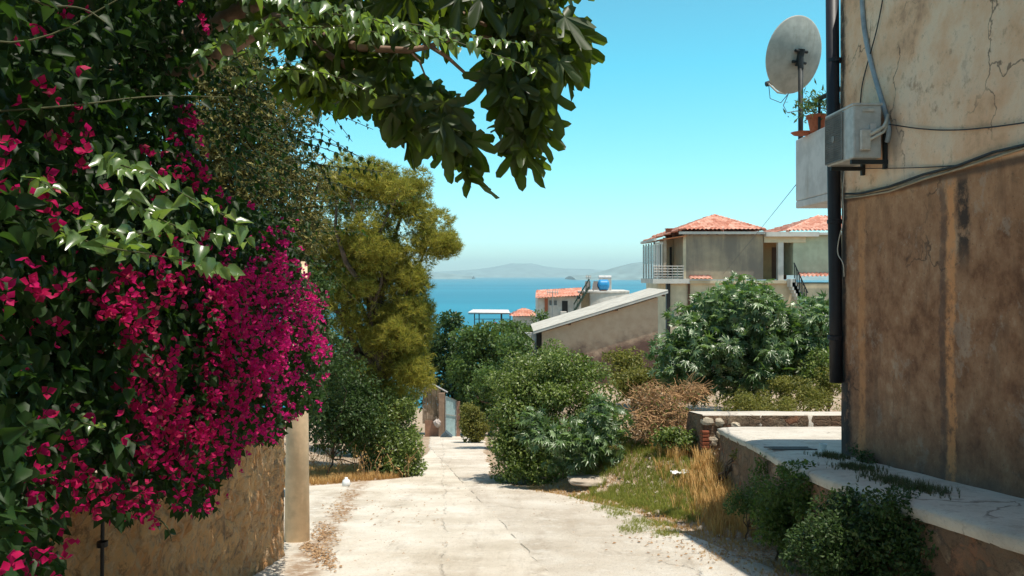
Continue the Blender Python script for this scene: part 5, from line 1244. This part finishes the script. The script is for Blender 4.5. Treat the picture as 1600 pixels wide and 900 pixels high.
N = len(p); d = out_dir*.35+np.array((0, 0, -.55))+r.normal(size=(N, 3))*.55; nr = out_dir*.5+np.array((0, 0, .7))+r.normal(size=(N, 3))*.45
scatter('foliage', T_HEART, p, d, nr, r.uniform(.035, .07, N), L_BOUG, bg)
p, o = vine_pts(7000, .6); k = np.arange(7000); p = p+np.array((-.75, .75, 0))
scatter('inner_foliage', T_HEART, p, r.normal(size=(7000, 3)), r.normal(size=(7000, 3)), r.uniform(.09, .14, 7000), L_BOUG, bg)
# flowers: clusters whose density follows the plant: thick at the outer end, sparse inside
def fdens(px, py):
    d_ = 1.0*np.exp(-((px-430)/95)**2-((py-540)/190)**2)+.5*np.exp(-((px-300)/110)**2-((py-620)/120)**2)+.15*(py > 430)+.16*(py > 430)*(px < 260)+.05+.35*np.exp(-((px-270)/60)**2-((py-240)/80)**2)+.14*np.exp(-((px-20)/50)**2-((py-240)/70)**2)
    d_ = d_*np.where((px > 120) & (px < 400) & (py > 290) & (py < 430), .35, 1)*np.where((py < 160), .25, 1)
    return np.clip(d_, 0, .8)
p, o = vine_pts(5200, .22, 1.6)
cl = (fbm(p[:, 0]*4, p[:, 1]*4, p[:, 2]*4, s=91)*.5+.5)
k = r.uniform(size=len(p)) < fdens(o[:, 0], o[:, 1])*smooth(.40, .60, cl)
p = p[k]; o = o[k]; p = p+unit(out_dir)*.05
cnt = r.integers(1, 6, len(p)); idx = np.repeat(np.arange(len(p)), cnt)
pos = p[idx]+r.normal(size=(len(idx), 3))*.034
N = len(idx); nrm_ = out_dir+r.normal(size=(N, 3))*.7; dd = r.normal(size=(N, 3)); sz = r.uniform(.016, .031, N)
big = np.argsort(pos[:, 1])[:400]; big = big[:100]
rest = np.setdiff1d(np.arange(N), big)
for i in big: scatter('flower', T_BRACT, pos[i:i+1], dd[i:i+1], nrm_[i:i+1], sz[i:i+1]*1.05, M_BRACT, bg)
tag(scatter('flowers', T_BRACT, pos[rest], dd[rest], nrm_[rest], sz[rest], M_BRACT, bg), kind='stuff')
# long shoots
stem = MB(); SP = []; SD = []; SN = []; SS = []
def shoot(pts, size, gap, side=1.0, rad=.003, rep_=2, droop=.55, bank=None):
    q = [np.asarray(a, float) for a in pts]
    for it in range(2):
        z = [q[0]]
        for a, b in zip(q[:-1], q[1:]): z += [a*.75+b*.25, a*.25+b*.75]
        z.append(q[-1]); q = z
    stem.tube(q, np.linspace(rad*1.6, rad*.6, len(q)), 5, False)
    seg = np.array(q); L = np.concatenate([[0], np.cumsum(np.linalg.norm(np.diff(seg, axis=0), axis=1))])
    for j, s in enumerate(np.arange(gap, L[-1], gap)):
        pp = np.array([np.interp(s, L, seg[:, a]) for a in range(3)]); tg = np.array([np.interp(min(s+.02, L[-1]), L, seg[:, a]) for a in range(3)])-pp
        tg = tg/(np.linalg.norm(tg)+1e-9); sd_ = unit(np.cross(tg, (0, 0, 1.)))*(1 if j % 2 else -1)
        B_ = bank if bank is not None else (SP, SD, SN, SS)
        for rep in range(rep_):
            B_[0].append(pp+r.normal(size=3)*.008); B_[1].append(sd_*.7*(1 if rep % 2 else -1)+tg*.4+np.array((0, 0, -droop))+r.normal(size=3)*.35)
            B_[2].append(np.array((.2, -.45, .8))+r.normal(size=3)*.4); B_[3].append(size*r.uniform(.4, 1.2)*(1-.35*s/L[-1]))
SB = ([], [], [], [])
# arching shoots along the top
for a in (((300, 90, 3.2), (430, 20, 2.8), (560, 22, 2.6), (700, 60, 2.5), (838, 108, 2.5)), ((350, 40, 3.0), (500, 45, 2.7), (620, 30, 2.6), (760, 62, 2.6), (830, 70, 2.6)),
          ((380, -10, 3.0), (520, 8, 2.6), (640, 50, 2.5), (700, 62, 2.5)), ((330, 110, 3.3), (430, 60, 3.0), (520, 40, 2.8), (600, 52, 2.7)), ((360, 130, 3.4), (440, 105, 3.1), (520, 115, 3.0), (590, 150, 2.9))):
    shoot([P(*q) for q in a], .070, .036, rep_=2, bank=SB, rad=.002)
# long thin shoots crossing the dark upper left
for a in (((-60, 60, 1.9), (60, 70, 2.0), (200, -10, 2.1)), ((-20, 175, 2.1), (120, 165, 2.2), (240, 148, 2.3), (360, 152, 2.6)), ((0, -40, 1.6), (60, 10, 1.7), (130, 10, 1.8), (165, 35, 1.8))):
    shoot([P(*q) for q in a], .055, .12, rad=.0022)
# sunlit spray in the middle left
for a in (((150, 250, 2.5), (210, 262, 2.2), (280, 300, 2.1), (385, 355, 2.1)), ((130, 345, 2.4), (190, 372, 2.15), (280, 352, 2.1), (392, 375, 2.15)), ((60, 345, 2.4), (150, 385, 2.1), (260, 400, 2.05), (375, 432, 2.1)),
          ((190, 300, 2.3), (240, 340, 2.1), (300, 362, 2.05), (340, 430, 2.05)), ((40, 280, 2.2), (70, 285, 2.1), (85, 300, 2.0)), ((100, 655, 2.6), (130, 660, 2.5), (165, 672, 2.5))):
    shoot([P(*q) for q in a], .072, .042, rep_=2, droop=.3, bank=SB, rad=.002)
# hanging shoots over the olive and the pine
for i in range(60):
    x0 = r.uniform(290, 490); y0 = r.uniform(80, 400); L = r.uniform(60, 180); Yd = r.uniform(5.0, 6.6)
    a = r.uniform(-.2, 1.1)
    shoot([P(x0-60, y0-30, Yd+.2), P(x0, y0, Yd), P(x0+L*.5*math.cos(a), y0+L*.5*math.sin(a)-8, Yd), P(min(x0+L*math.cos(a), 590), y0+L*math.sin(a), Yd)], .062, .075)
for a in (((440, 200, 5.5), (520, 225, 5.5), (600, 262, 5.5)), ((450, 250, 5.5), (530, 262, 5.5), (620, 270, 5.5)), ((440, 330, 5.6), (520, 320, 5.6), (600, 322, 5.6), (655, 308, 5.6)), ((470, 500, 6.3), (500, 500, 6.3), (525, 545, 6.3)), ((470, 440, 6.3), (498, 450, 6.3), (512, 500, 6.3)),
          ((470, 590, 6.3), (500, 595, 6.2), (512, 620, 6.2)), ((300, 780, 3.9), (330, 790, 3.9), (345, 800, 3.9)), ((230, 800, 3.3), (262, 820, 3.3), (268, 845, 3.3))):
    shoot([P(*q) for q in a], .055, .06)
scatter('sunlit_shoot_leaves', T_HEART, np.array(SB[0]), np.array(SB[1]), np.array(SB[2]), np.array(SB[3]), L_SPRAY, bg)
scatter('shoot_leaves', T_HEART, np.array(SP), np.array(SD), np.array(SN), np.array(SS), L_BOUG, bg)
for k in range(6):
    a = np.array((-3.0, 2.6+.6*k, -.9)); b = np.array((-2.5, 2.8+.6*k, 1.6)); stem.tube(limb(a, b, 7, .06, r), np.linspace(.035, .012, 8), 6)
stem.build('stems', M_VINE, bg, sm=True)

# ------------------------------------------------------------------ haze over the sea
hzb = MB().box(-26500, 26500, -60, 27000, -62.2, 480).build('haze', None); hzb['kind'] = 'stuff'; tag(hzb, 'thin pale sea haze in which the islands fade', 'haze')
hm = bpy.data.materials.new('sea_haze'); hm.use_nodes = True; ht = hm.node_tree; ht.nodes.clear()
ho = ht.nodes.new('ShaderNodeOutputMaterial'); hv = ht.nodes.new('ShaderNodeVolumePrincipled')
hv.inputs['Color'].default_value = (.74, .96, 1.0, 1); hv.inputs['Density'].default_value = 6.5e-5; hv.inputs['Anisotropy'].default_value = .0
ht.links.new(hv.outputs[0], ho.inputs['Volume']); hzb.data.materials.append(hm)
